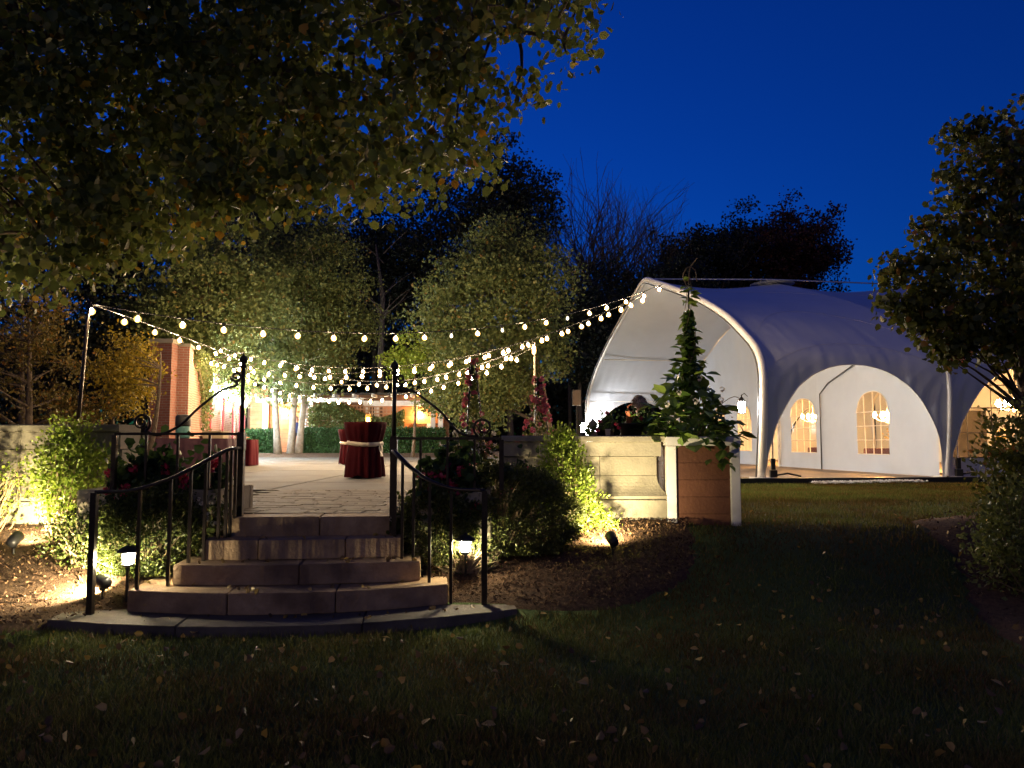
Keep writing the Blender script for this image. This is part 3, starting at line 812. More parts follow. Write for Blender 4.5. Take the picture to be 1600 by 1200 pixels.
tb(MB().tube([pw(6.15, .5, .05), pw(6.15, 3.2, .05), pw(5.6, 3.55, .05), pw(4.0, 4.05, .05), pw(2.2, 4.25, .05)], .022, 5), 'zip_seam', m_keder, None, True)
mb = MB().tube([pw(DOOR[0], .5, .05), pw(DOOR[0], 2.75, .05), pw(DOOR[1], 2.75, .05), pw(DOOR[1], .5, .05)], .05, 6)
tb(mb, 'door_frame', m_white)
# near side wall of the hall: clear gridded panels under the arch
for bay in (1, 2):
    mb = MB(); n = 24
    for i in range(n):
        f0, f1 = .03 + .94*i/n, .03 + .94*(i+1)/n; k = len(mb.v)
        h0, h1 = max(arch_z(f0) - .02, 1.05), max(arch_z(f1) - .02, 1.05)
        mb.v += [tp((bay+f0)*BAY, .015, 1.05), tp((bay+f1)*BAY, .015, 1.05), tp((bay+f1)*BAY, .015, h1), tp((bay+f0)*BAY, .015, h0)]; mb.f.append((k, k+1, k+2, k+3))
    w_ = tb(mb, 'side_window', m_pane)
    mb = MB()
    for k in range(1, 7):
        f = k / 7; mb.tube([tp((bay+f)*BAY, .010, 1.05), tp((bay+f)*BAY, .010, arch_z(f))], .016, 4)
    for z in (1.06, 1.75, 2.45, 3.1):
        fs = [f/60 for f in range(61) if arch_z(f/60) > z]
        if fs: mb.tube([tp((bay+fs[0])*BAY, .010, z), tp((bay+fs[-1])*BAY, .010, z)], .016, 4)
    tb(mb, 'mullions', m_keder, w_)
    mb = MB(); k = 0
    mb.v = [tp((bay+.005)*BAY, .012, TZ), tp((bay+.995)*BAY, .012, TZ), tp((bay+.995)*BAY, .012, 1.045), tp((bay+.005)*BAY, .012, 1.045)]; mb.f = [(0,1,2,3)]
    tb(mb, 'wall_skirt', m_tent)
    # far side closed
    mb = MB()
    def ff(i, j): return tp((bay+i)*BAY, 1.985, TZ + (arch_z(i) + .05 - TZ)*j)
    mb.grid(ff, 24, 4); tb(mb, 'far_wall', m_tent, None, True)
mb = MB()   # end wall
mb.v = [tp(3*BAY, s_ / HW, TZ) for s_ in np.linspace(0, 2*HW, 41)] + [tp(3*BAY, s_ / HW, top_at(s_)) for s_ in np.linspace(0, 2*HW, 41)]
mb.f = [(i, i+1, 42+i, 41+i) for i in range(40)]; tb(mb, 'end_wall', m_tent)
for k in range(3):   # base plates, ratchets and straps
    for sd in (-.004, 2.004):
        c = tp(k*BAY, sd, TZ)
        tb(MB().box(c.x-.28, c.x+.28, c.y-.22, c.y+.22, TZ-.02, TZ+.05), 'base_plate', m_frame)
    c = tp(k*BAY + .28, -.012, TZ)
    tb(MB().box(c.x-.05, c.x+.05, c.y-.05, c.y+.05, TZ+.25, TZ+.55).box(c.x-.09, c.x+.09, c.y-.07, c.y+.03, TZ+.05, TZ+.24), 'ratchet', m_black)
    tb(MB().tube([c + Vector((0,0,.4)), c + Vector((0,0,1.25))], .02, 4), 'strap', m_white)
    tb(MB().tube([c + Vector((.05,0,.1)), c + Vector((.35,-.1,.16)), c + Vector((.7,-.1,.08))], .025, 5), 'anchor_bar', m_black, None, True)
# tent floor, edging, pebbles
fl = MB(); c = [tp(-.1, -.012, 0), tp(3*BAY, -.012, 0), tp(3*BAY, 2.0, 0), tp(-.1, 2.0, 0)]
fl.prism([(p.x, p.y) for p in c], .40, .515); o = fl.build('tent_floor', m_floor); tag(o, 'brown deck floor under the tent', 'floor', kind='structure')
ED = thing('edging', 'low black edging board in front of the tent legs', 'edging', tp(0, -.03, .4))
mb = MB(); p0, p1, p2 = tp(-1.6, -.030, .5), tp(2.2*BAY, -.030, .5), TV*.12
for a_, b_ in ((-1.6, 1.6), (1.62, 5.2), (5.22, 8.8), (8.82, 12.5)):
    A, B = tp(a_, -.036, 0), tp(b_, -.036, 0); k = MB()
    k.prism([(A.x, A.y), (B.x, B.y), ((B+p2).x, (B+p2).y), ((A+p2).x, (A+p2).y)], .25, .535)
    tb(k, 'edging_board', m_black, ED, base=Vector(ED.location))
mb = MB(); n_p = 0
icov = [(0,0,1),(.9,0,.1),(.2,.9,0),(-.8,.4,.1),(-.6,-.7,0),(.4,-.85,.1),(0,0,-.6)]
icof = [(0,1,2),(0,2,3),(0,3,4),(0,4,5),(0,5,1),(6,2,1),(6,3,2),(6,4,3),(6,5,4),(6,1,5)]
for k in range(900):
    a_ = rng.uniform(1.2, 4.3); q = tp(a_, -.042 - abs(rng.normal())*.012, .50); r_ = rng.uniform(.025, .055); b0 = len(mb.v)
    q.z = ground(q.x, q.y) + .02 + rng.uniform(0, .05)
    mb.v += [(q.x+x*r_*rng.uniform(.8,1.3), q.y+y*r_, q.z+z*r_*.8) for x, y, z in icov]; mb.f += [tuple(b0+i for i in f) for f in icof]
o = mb.build('pebbles', m_pebble); tag(o, 'strip of white pebbles along the black tent edging', 'pebbles', kind='stuff')

def lantern(label, loc, k=1.0, group='porch lanterns on the tent legs', mat=None):
    t = thing('lantern', label, 'lantern', loc, group)
    MB().lathe([(.10*k,0),(.11*k,.01),(.11*k,.03),(.07*k,.035)], 8).build('base', m_black, t)
    MB().lathe([(.075*k,.04),(.095*k,.12*k),(.095*k,.26*k),(.08*k,.33*k)], 8).build('glass', mat or e_lant, t, True)
    MB().lathe([(.12*k,.335*k),(.10*k,.36*k),(.05*k,.43*k),(.015,.47*k),(.02,.50*k),(.005,.53*k)], 8).build('cap', m_black, t, True)
    mb = MB()
    for q in range(4):
        a = q*math.pi/2+.4; mb.tube([(.1*k*math.cos(a), .1*k*math.sin(a), .02), (.1*k*math.cos(a), .1*k*math.sin(a), .35*k)], .006, 4)
    mb.build('cage', m_black, t)
    MB().tube([(0,0,.5*k),(.08,.02,.56*k),(.18,.05,.48*k)], .012, 5).build('bracket', m_black, t, True)
    return t
lantern('glowing lantern hung inside the near front leg of the tent', tp(.0, .02, 2.25) - TU*.42, 1.0)
lantern('glaring lamp at the far left foot of the open tent gable', tp(-.35, 1.965, 1.95), 1.5)

def chandelier(loc, label):
    t = thing('chandelier', label, 'chandelier', loc, 'chandeliers in the tent hall')
    MB().tube([(0,0,.25),(0,0,3.6)], .008, 5).build('chain', m_frame, t)
    MB().lathe([(.02,.25),(.07,.2),(.05,.05),(.03,-.1),(.06,-.16),(.01,-.22)], 10).build('body', m_frame, t, True)
    for k in range(8):
        a = k*math.pi/4; p = [(.03*math.cos(a), .03*math.sin(a), 0), (.25*math.cos(a), .25*math.sin(a), -.12), (.45*math.cos(a), .45*math.sin(a), .02)]
        ar = MB().tube(bez(p, 8), .012, 4).build('arm', m_frame, t, True)
        MB().lathe([(.02,0),(.055,.06),(.05,.12),(.02,.17),(.005,.2)], 8, (.45*math.cos(a), .45*math.sin(a), .02)).build('bulb', e_chand, ar, True)
for i, (a_, s_, z_, lb) in enumerate(((BAY*1.42, .60, 2.35, 'warm chandelier seen through the largest arched tent window'), (BAY*1.55, 1.25, 2.5, 'warm chandelier deep in the hall behind the tent doorway'),
        (BAY*1.75, .22, 2.6, 'warm chandelier behind the gridded side window at right'))):
    chandelier(tp(a_, s_, z_), lb)
def banquet(loc, label, r=.85):
    t = thing('banquet_table', label, 'table', loc, 'tables inside the tent')
    n = 40; mb = MB(); b = 0
    rows = [(r*.98, .76), (r, .74), (r*1.01, .5), (r*1.03, .25), (r*1.05, .02)]
    for i, (rr, z) in enumerate(rows):
        for k in range(n):
            a = 2*math.pi*k/n; w = 1 + .035*i/4*math.sin(a*12); mb.v.append((rr*w*math.cos(a), rr*w*math.sin(a), z))
    for i in range(4):
        for k in range(n): mb.f.append((i*n+k, i*n+(k+1)%n, (i+1)*n+(k+1)%n, (i+1)*n+k))
    mb.f.append(tuple(range(n))); mb.build('tablecloth', m_red, t, True)
    MB().lathe([(.05,.765),(.06,.8),(.03,.95),(.05,1.1)], 8).build('vase', m_pane, t, True)
    leaf_mesh('flowers', rng.normal(size=(60,3))*.1 + np.array([0,0,1.2]), .09, m_l_yel, t)
banquet(tp(BAY*1.22, .42, .515), 'burgundy round table behind the largest arched tent window')
banquet(tp(BAY*1.25, .82, .515), 'burgundy round table behind the second arched tent window')
banquet(tp(BAY*1.75, .28, .515), 'burgundy round table behind the gridded side window', .8)
# cabinet and draped stands seen in the hall
def stand(a_, s_, w, h, label, mat, nm='display_screen'):
    c = tp(a_, s_, .515); t = thing(nm, label, 'screen', c)
    MB().box(-w/2, w/2, -.03, .03, .12, h).build('panel', mat, t, False, .01)
    MB().box(-w/2-.05, w/2+.05, -.2, .2, 0, .05).build('foot', m_black, t); MB().box(-w/2-.04, w/2+.04, -.045, .045, h+.002, h+.06).build('rail', m_frame, t)
stand(BAY*1.3, .13, 1.3, 1.9, 'grey folding screen behind the gridded side window of the tent', M('grey_screen', (.16,.15,.12), (.22,.2,.17)))
# white panelled counter in the porch
c = tp(.3, .36, .515)
t = thing('counter', 'white panelled counter in the tent porch beside the front leg', 'counter', c)
MB().box(-1.9, .35, -.22, .22, 0, .84).build('body', m_white, t)
MB().box(-1.95, .40, -.27, .27, .842, .89).build('top', m_frame, t, False, .008)
for k in range(3): MB().box(-1.85+k*.73, -1.18+k*.73, -.238, -.2201, .06, .56).build('panel', m_white, t, False, .006)
MB().box(-1.88, .33, -.243, -.2205, .62, .80).build('panel', m_white, t, False, .006)
# airy branching plant on the counter
t = thing('potted_branches', 'twiggy dark plant on the white counter before the lit tent window', 'plant', c + Vector((-.05, 0, .892)))
MB().lathe([(.09,0),(.12,.16),(.125,.18)], 12).build('pot', m_white, t, True)
mb = MB(); tips = []
for k in range(12):
    e = Vector((rng.uniform(-.3,.45), rng.uniform(-.2,.2), rng.uniform(.5,1.15))); mb.tube(limb_pts((0,0,.15), e, .1, 4, 0), [.008,.006,.005,.004,.002], 4, False); tips.append(e)
mb.build('stems', m_bark, t)
leaf_mesh('leaves', np.concatenate([np.array(e)*rng.uniform(.6,1.05) + rng.normal(size=(20,3))*.09 for e in tips]), .055, m_l_redd, t)

# speaker on a stand beside the tent
c = P(901, 660, 36.5); c.z = ground(c.x, c.y)
t = thing('loudspeaker', 'boxy loudspeaker on a pole left of the tent gable', 'speaker', (c.x, c.y, .5))
MB().box(-.2, .2, -.18, .18, 2.7, 3.45).build('cabinet', M('speaker_grey', (.16,.12,.09), (.2,.15,.12)), t, False, .02)
MB().box(-.17, .17, -.19, -.181, 2.74, 3.41).build('grille', M('grille', (.2,.15,.11), (.24,.18,.14)), t)
MB().tube([(0,0,0),(0,0,2.72)], .04, 6).build('pole', m_black, t)
mb = MB()
for k in range(3): mb.tube([(0,0,.7),(.5*math.cos(k*2.1),.5*math.sin(k*2.1),0)], .025, 5)
mb.build('tripod', m_black, t)

# ================================================================== PLANTER BOX AND VINE
def box_planter():
    x0, x1, y0, y1, z0, z1 = 1.69, 2.49, 8.42, 9.22, .55, 1.555
    t = thing('planter_box', 'square white framed planter box with brown panels at the wall end', 'planter', (x0+.4, y0+.4, z0)); o = Vector(t.location)
    def bx(n, a, b, c, d, e, f, m, bv=.006): return MB().box(a-o.x, b-o.x, c-o.y, d-o.y, e-o.z, f-o.z).build(n, m, t, False, bv)
    W_ = .105
    for cx in (x0, x1-W_):
        for cy in (y0, y1-W_): bx('corner_post', cx, cx+W_, cy, cy+W_, z0-.05, z1-.102, m_white)
    bx('top_rim', x0-.01, x1+.01, y0-.01, y0+.11, z1-.10, z1, m_white); bx('top_rim', x0-.01, x1+.01, y1-.11, y1+.01, z1-.10, z1, m_white)
    bx('top_rim', x0-.01, x0+.11, y0+.112, y1-.112, z1-.10, z1, m_white); bx('top_rim', x1-.11, x1+.01, y0+.112, y1-.112, z1-.10, z1, m_white)
    zs = np.linspace(z0-.02, z1-.103, 6)
    for a, b in zip(zs[:-1], zs[1:]):
        bx('board', x0+W_+.001, x1-W_-.001, y0+.03, y0+.055, a+.0015, b-.0015, m_brownpanel, .002)
        bx('board', x0+.03, x0+.055, y0+W_+.001, y1-W_-.001, a+.0015, b-.0015, m_brownpanel, .002)
        bx('board', x1-.055, x1-.03, y0+W_+.001, y1-W_-.001, a+.0015, b-.0015, m_brownpanel, .002)
    bx('light_stop', x0+.058, x1-.058, y0+.058, y1-.058, z0, z1-.252, m_black, 0)  # unseen black box added to block lantern light through the board gaps
    bx('soil', x0+.06, x1-.06, y0+.06, y1-.06, z1-.25, z1-.06, m_mulch, 0)
    return Vector((x0+.36, y0+.40, z1-.06))
VB = box_planter()
def leaf_shape(name, mat, wide=.62):
    mb = MB()
    mb.v = [(0,0,0), (-.30*wide*1.3,.30,.06), (-.32*wide*1.3,.58,.05), (0,1,-.10), (.32*wide*1.3,.58,.05), (.30*wide*1.3,.30,.06), (0,.45,-.01)]
    mb.f = [(0,6,1),(1,6,2),(2,6,3),(3,6,4),(4,6,5),(5,6,0)]
    me = mb.mesh(name); me.materials.append(mat); return me
t = thing('climbing_vine', 'tall green vine climbing stakes out of the brown planter box', 'plant', VB)
lm = leaf_shape('leaf', m_vleaf, .8)
MB().tube([(0,0,-.1),(0,0,1.75)], .012, 6).build('stake', m_black, t)
mb = MB()
for k in range(5):
    ph = rng.uniform(0, 6.28); pts = []
    for i in range(30):
        f = i/29; rr = .16*(1-f)**1.2 + .025; a = ph + f*9
        pts.append((rr*math.cos(a), rr*math.sin(a), f*(1.95 if k < 3 else 1.4)))
    mb.tube(pts, [.008*(1-.6*i/29) for i in range(30)], 4, False)
mb.tube(bez([(.01,0,1.75),(-.06,0,1.92),(.0,0,2.03),(.08,0,2.0),(.10,0,1.86)], 16), .006, 4, False); mb.tube(bez([(0,0,1.8),(.02,0,2.0),(.06,0,2.08),(.11,0,2.14)], 12), .006, 4, False)
mb.tube(bez([(.3,0,.4),(.5,-.02,.52),(.62,-.05,.42),(.60,-.05,.36)], 12), .004, 4, False)
mb.build('stems', m_twig, t, True)
nl = 0
while nl < 300:
    f = rng.random() ** 1.75
    z = f * 1.85
    rm = .50*(1-ss(0,.62,f))**1.0 + .07*(1-f) + .02
    if z < .25: rm *= .95
    a = rng.uniform(0, 2*math.pi); r_ = rm * rng.uniform(.25, 1.0)**.6
    if f > .66 and rng.random() < .55: continue
    p = Vector((r_*math.cos(a)*1.12 - .03*(1-f), r_*math.sin(a)*.85, z + rng.uniform(-.03, .03)))
    dr = Vector((math.cos(a), math.sin(a), rng.uniform(-.7, .35))) + Vector(rng.normal(size=3))*.45
    q = dr.to_track_quat('Y', 'Z').to_euler()
    sc_ = rng.uniform(.14, .22) * (1 - .42*f)
    inst('leaf', lm, t, p, (q.x, q.y + rng.uniform(-.5, .5), q.z), (sc_*rng.uniform(.9,1.3), sc_, sc_)); nl += 1
n = 1000; f = rng.random(n)**1.7; rr = (.50*(1-np.clip(f/.62,0,1))**1.0 + .05)*rng.random(n)**.45; a = rng.uniform(0, 6.28, n)
leaf_mesh('inner_leaves', np.stack([rr*np.cos(a), rr*np.sin(a)*.9, f*1.5], 1), .105, m_l_vine, t, droop=0, hexa=True)
# trailing leaves over the rim and a few pale flowers
for k in range(22):
    p = Vector((rng.uniform(.1, .34), -.44 - rng.uniform(0, .05), rng.uniform(-.26, .10)))
    q = Vector((rng.normal()*.6, -1, rng.uniform(-1.1, .1))).to_track_quat('Y', 'Z').to_euler()
    inst('leaf', lm, t, p, q, rng.uniform(.11, .16))
for k in range(22):
    p = Vector((rng.uniform(-.62, -.3), rng.uniform(-.35, .1), rng.uniform(.06, .36)))
    q = Vector((-1, rng.normal()*.8, rng.uniform(-.4, .6))).to_track_quat('Y', 'Z').to_euler()
    inst('leaf', lm, t, p, q, rng.uniform(.13, .19))
def petal_ball(name, mat, n=26, r=1.0):
    v = rng.normal(size=(n, 3)); v /= np.linalg.norm(v, axis=1)[:, None]
    o = leaf_mesh(name, v*.62, .85, mat, None, droop=0, aspect=.8, outward=v*.2); me = o.data; bpy.data.objects.remove(o); return me
pb_pink = [petal_ball('bloom', m_petal) for _ in range(3)]; pb_rose = [petal_ball('bloom', m_petalr, 20) for _ in range(3)]; pb_white = [petal_ball('bloom', m_petalw, 16) for _ in range(2)]
for p in ((-.20,-.33,.55), (.06,-.2,.72), (-.33,-.3,.42), (.28,-.28,.47), (-.04,-.42,.45), (.34,-.1,.60)):
    inst('bloom', pb_white[0], t, p, (0,0,0), rng.uniform(.035,.05))

# ================================================================== POTS ON THE WALL, GUESTS
def geranium(label, base, w, d, h, nleaf, nbl, hang=.0, group=None, me=None, bl=(.05, .075), lsz=.075, lmat=None):
    t = thing('geranium', label, 'plant', base, group)
    C_ = rng.normal(size=(nleaf, 3)) * np.array([w*.42, d*.42, h*.34]); C_ = C_[np.abs(C_[:,0]) < w*1.0]; C_[:, 2] += h*.35 - hang*np.abs(rng.random(len(C_)))
    fr = C_[:, 1] < -d*.2; C_[fr, 2] -= hang*rng.random(fr.sum())
    leaf_mesh('foliage', C_, lsz, lmat or m_ger, t, droop=.0, aspect=.95, hexa=True)
    mb = MB()
    for k in range(nbl):
        p = Vector((rng.uniform(-1,1)*w*.85, -d*.5*rng.random()-.05, h*rng.uniform(.15,.95) - hang*rng.random()*.8))
        mb.tube(limb_pts((p.x*.6, 0, 0), p, .08, 3, .1), .004, 4, False)
        inst('bloom', (me or pb_pink)[k % len(me or pb_pink)], t, p, (rng.uniform(0,3), rng.uniform(0,3), 0), rng.uniform(*bl))
    mb.build('stems', m_twig, t)
    return t
geranium('pink geraniums spilling over the left iron railing trough', (-3.52, 7.52, .97), .42, .24, .5, 2600, 9, .30, lsz=.085)
geranium('pink geraniums at the post end of the left railing trough', (-2.98, 7.6, .97), .18, .2, .42, 700, 4, .2, lsz=.085)
geranium('pink geraniums spilling over the right iron railing trough', (-.60, 7.52, .97), .36, .24, .5, 2400, 13, .34, lsz=.085)
geranium('pink geraniums trailing beside the shadowed wall right of the railing', (.12, 8.35, .95), .18, .14, .4, 500, 4, .3)
def flower_clump(label, base, w, d, h, nleaf, nb, me, br, lmat, name='flower_clump'):
    return tag(geranium(label, base, w, d, h, nleaf, nb, .05, None, me, br, .05, lmat), cat='flowers')
flower_clump('white flowers below the left railing beside the landing', (-2.78, 7.30, .62), .16, .18, .42, 260, 16, pb_white, (.02, .035), m_l_box)
flower_clump('white flowers beside the right stair post', (-.98, 7.42, .66), .18, .16, .36, 260, 18, pb_white, (.016, .028), m_l_box)
flower_clump('clump of white blossoms on the terrace behind the right scroll', (-.5, 9.4, 1.28), .42, .25, .38, 500, 46, pb_white, (.02, .04), m_l_box)
flower_clump('grassy bed of small white flowers behind the right wall', (.55, 9.35, 1.35), .4, .2, .24, 400, 24, pb_white, (.015, .03), m_l_pear)

def rose_pillar(label, base, h, w, nb, bias):
    t = thing('rose_pillar', label, 'rose', base, 'climbing roses behind the wall')
    mb = MB()
    for k in range(3):
        a = k*2.1; mb.tube([(.22*math.cos(a), .22*math.sin(a), 0), (.03*math.cos(a), .03*math.sin(a), h)], .012, 5)
    mb.build('obelisk', m_black, t)
    n = 1100; f = rng.random(n)**1.7; rr = (w*(1-f)**1.6 + .05)*rng.random(n)**.5; a = rng.uniform(0, 6.28, n)
    leaf_mesh('foliage', np.stack([rr*np.cos(a), rr*np.sin(a), f*h], 1), .055, m_l_box, t)
    for k in range(nb):
        f = rng.random()**1.4; r_ = (w*(1-f)**1.6 + .06)*rng.uniform(.85, 1.1); a = -math.pi/2 + rng.normal()*1.1
        inst('bloom', pb_rose[k % 3], t, (r_*math.cos(a), r_*math.sin(a), f*h), (rng.uniform(0,3), 0, rng.uniform(0,3)), rng.uniform(.03, .05))
b = P(738, 690, 9.8); rose_pillar('slim pink climbing rose nearest the right railing scroll', (b.x, 9.8, .8), 1.75, .34, 60, 0)
b = P(842, 690, 10.2); rose_pillar('bushy pink climbing rose under the thin light pole', (b.x, 10.2, .8), 1.55, .58, 110, 0)
# pots standing on the wall beside the planter box
def pot(label, x, y, z, r, h, mat, name='flower_pot'):
    t = thing(name, label, 'pot', (x, y, z)); MB().lathe([(r*.75,0),(r,h*.9),(r*1.08,h*.91),(r*1.08,h),(r*.9,h),(r*.85,h*.85)], 16).build('pot', mat, t, True); return t
WT = 1.567
t = pot('small white pot of red geraniums on the wall coping', 1.09, 8.75, WT, .032, .075, m_white)
leaf_mesh('foliage', rng.normal(size=(90,3))*np.array([.07,.05,.05]) + np.array([0,0,.16]), .05, m_ger, t)
for p in ((-.09,-.02,.16), (-.01,0,.26), (.09,-.02,.13), (-.12,0,.06), (.12,-.03,.09)): inst('bloom', pb_pink[0], t, p, (0,0,0), .028)
t = pot('dark square planter on the wall left of the planter box', 1.36, 8.78, WT, .15, .14, m_black); 
leaf_mesh('foliage', rng.normal(size=(160,3))*np.array([.12,.08,.06]) + np.array([.08,0,.2]), .06, m_ger, t)
for p in ((.1,-.08,.2), (.02,-.06,.24)): inst('bloom', pb_pink[1], t, p, (0,0,0), .03)
t = pot('orange terracotta jar standing in the dark planter on the wall', 1.33, 8.70, WT+.13, .042, .15, m_terra, 'terracotta_jar')
MB().tube([(0,0,.14),(-.02,0,.2),(.03,0,.23)], .008, 5).build('stalk', m_terra, t, True)
t = thing('spiky_plant', 'spiky grass plant on the wall by the tent foot lamp', 'plant', (.88, 8.78, WT))
mb = MB()
for k in range(34):
    a = rng.uniform(0, 6.28); e = Vector((.16*math.cos(a), .10*math.sin(a), rng.uniform(.08,.2))); mb.tube([(0,0,0), e*.5+Vector((0,0,.03)), e], [.006,.005,.001], 3, False)
mb.build('blades', m_l_vine, t)
def finial(label, x):
    t = thing('stone_finial', label, 'ornament', (x, 8.85, WT)); MB().lathe([(.05,0),(.05,.03),(.025,.05),(.02,.07),(.045,.1),(.05,.13),(.03,.17),(.005,.2)], 12).build('urn', m_wall, t, True)
finial('small stone urn ornament behind the spiky plant', .93)

def person(label, loc, rz, joints, radii, edges, regions, hair=None, scale=1.0):
    """body grown as one skinned surface, coloured by region"""
    me = bpy.data.meshes.new('body'); me.from_pydata(joints, edges, [])
    o = bpy.data.objects.new('body', me); COL.objects.link(o)
    md = o.modifiers.new('skin', 'SKIN')
    for i, r_ in enumerate(radii): me.skin_vertices[0].data[i].radius = (r_[0], r_[1]) if hasattr(r_, '__len__') else (r_, r_)
    me.skin_vertices[0].data[0].use_root = True
    sd = o.modifiers.new('sub', 'SUBSURF'); sd.levels = 2; sd.render_levels = 2
    dg = bpy.context.evaluated_depsgraph_get(); ev = bpy.data.meshes.new_from_object(o.evaluated_get(dg))
    bpy.data.objects.remove(o)
    ev.name = 'body'; ev.materials.clear()
    mats = []; 
    for _, m in regions:
        if m not in mats: mats.append(m); ev.materials.append(m)
    for pl in ev.polygons:
        for cond, m in regions:
            if cond(pl.center): pl.material_index = mats.index(m); break
        pl.use_smooth = True
    t = thing('person', label, 'person', loc, None, rz); t.scale = (scale,)*3
    b = bpy.data.objects.new('body', ev); COL.objects.link(b); b.parent = t
    return t
def standing(arm_bend=.0):
    J = [(0,0,.98),(0,0,1.16),(0,0,1.36),(0,0,1.46),(0,-.01,1.54),(0,-.02,1.62),(0,-.01,1.74),
         (.10,0,.92),(.105,-.01,.50),(.11,.02,.09),(.115,-.14,.04), (-.10,0,.92),(-.105,.0,.50),(-.11,.03,.09),(-.115,-.13,.04),
         (.19,0,1.40),(.25,.02,1.12),(.24,-.10,.90),(.235,-.14,.80), (-.19,0,1.40),(-.25,.02,1.12),(-.23,-.08,.89),(-.225,-.12,.79),
         (.225,-.17,.73),(.25,-.16,.75),(-.215,-.15,.72),(-.24,-.14,.74)]
    E = [(0,1),(1,2),(2,3),(3,4),(4,5),(5,6),(0,7),(7,8),(8,9),(9,10),(0,11),(11,12),(12,13),(13,14),(2,15),(15,16),(16,17),(17,18),(2,19),(19,20),(20,21),(21,22),(18,23),(18,24),(22,25),(22,26)]
    r_ = [(.16,.11),(.15,.10),(.17,.11),(.07,.07),(.055,.06),(.075,.095),(.07,.085),.09,.065,.045,.04,.09,.065,.045,.04,.065,.048,.036,.032,.065,.048,.036,.032,.016,.013,.016,.013]
    return J, r_, E
def add_face(t, hairmat, zc=1.66, yc=-.02):
    n = 14
    mb = MB()
    def fn(i, j):
        a = 2*math.pi*i; b = (.02 + .60*j)*math.pi*.5*1.5
        r_ = .098; fr = math.cos(a + math.pi/2)
        lim = b*(1 - .42*max(0, fr))
        return Vector((r_*.86*math.sin(lim)*math.cos(a), yc + .012 + r_*1.06*math.sin(lim)*math.sin(a), zc + .03 + r_*1.12*math.cos(lim)))
    mb.grid(fn, 18, 8); h = mb.build('hair', hairmat, t, True)
    MB().lathe([(.004,.03),(.014,.0),(.012,-.012),(.002,-.016)], 6, (0, yc-.098, zc-.01)).build('nose', m_skin, t, True)
    for s_ in (-1, 1):
        MB().lathe([(.002,-.008),(.011,0),(.002,.008)], 6, (s_*.033, yc-.085, zc+.018)).build('eye', m_black, t, True)
        MB().lathe([(.003,-.03),(.014,-.015),(.016,.012),(.004,.03)], 6, (s_*.083, yc+.005, zc)).build('ear', m_skin, t, True)
    MB().box(-.025, .025, yc-.089, yc-.082, zc-.052, zc-.045).build('mouth', m_terra, t)
J, r_, E = standing()
c = P(461, 706, 37.0)
t = person('person in blue shirt and dark trousers standing behind the pale tree trunks', (c.x, 37.2, .93), R(15), J, r_, E,
       [(lambda q: q.z < .09, m_black), (lambda q: q.z > 1.50, m_skin), (lambda q: q.z < .84 and abs(q.x) > .19, m_skin), (lambda q: q.z < 1.0, m_navy), (lambda q: True, m_blue)])
add_face(t, m_darkhair)
# guest seated on a stool with his back to the camera, leaning on the wall side
J = [(0,0,.52),(0,-.03,.72),(0,-.04,.94),(0,-.03,1.04),(0,-.01,1.11),(0,.02,1.20),(0,.03,1.31),
     (.11,.05,.52),(.13,.46,.54),(.13,.48,.10),(.13,.62,.05),(-.11,.05,.52),(-.13,.46,.54),(-.13,.48,.10),(-.13,.62,.05),
     (.2,-.02,.97),(.27,.08,.72),(.2,.34,.70),(.17,.42,.70),(-.2,-.02,.97),(-.27,.08,.72),(-.2,.34,.70),(-.17,.42,.70),(.16,.48,.69),(.19,.47,.71),(-.16,.48,.69),(-.19,.47,.71)]
c = P(1004, 662, 11.2)
t = person('grey haired person in a dark jacket behind the wall, back to the steps', (c.x, 11.4, .80), R(12), J, r_, E,
       [(lambda q: q.z < .10, m_black), (lambda q: q.z > 1.06, m_skin), (lambda q: q.y > .39 and .6 < q.z < .8, m_skin), (lambda q: q.z < .6, m_navy), (lambda q: True, m_jacket)])
mb = MB()
def fn(i, j):
    a = 2*math.pi*i; fr = math.sin(a); lim = (.02 + .98*j)*math.pi*(.62 - .22*max(0, fr))
    k = 1 + .06*math.sin(a*9+j*7) + .05*math.sin(a*17-j*13) + .04*math.sin(j*21+a*3); return Vector((.105*k*math.sin(lim)*math.cos(a), .03 + .115*k*math.sin(lim)*math.sin(a), 1.255 + .125*math.cos(lim)))
mb.grid(fn, 22, 10); hr = mb.build('hair', m_greyhair, t, True)
hp = np.array([tuple(fn(rng.random(), .1 + .9*rng.random())) for _ in range(900)])
leaf_mesh('strands', hp, .05, leafM('grey_strands', [(0, (.20,.15,.12)), (1, (.42,.35,.29))], trans=.1), hr, droop=.5, aspect=.14, outward=(hp - np.array([0,.03,1.25]))*3)
for s_ in (-1, 1): MB().lathe([(.003,-.03),(.014,-.015),(.016,.012),(.004,.03)], 6, (s_*.105, .04, 1.235)).build('ear', m_skin, t, True)
st = thing('bar_stool', 'dark stool under the grey haired guest', 'stool', (c.x, 11.42, .80))
MB().lathe([(.17,.40),(.19,.42),(.19,.44),(.17,.455)], 16).build('seat', m_black, st, True)
for k in range(4):
    a = k*math.pi/2+.8; MB().tube([(.13*math.cos(a),.13*math.sin(a),.41),(.19*math.cos(a),.19*math.sin(a),0)], .014, 6).build('leg', m_black, st)
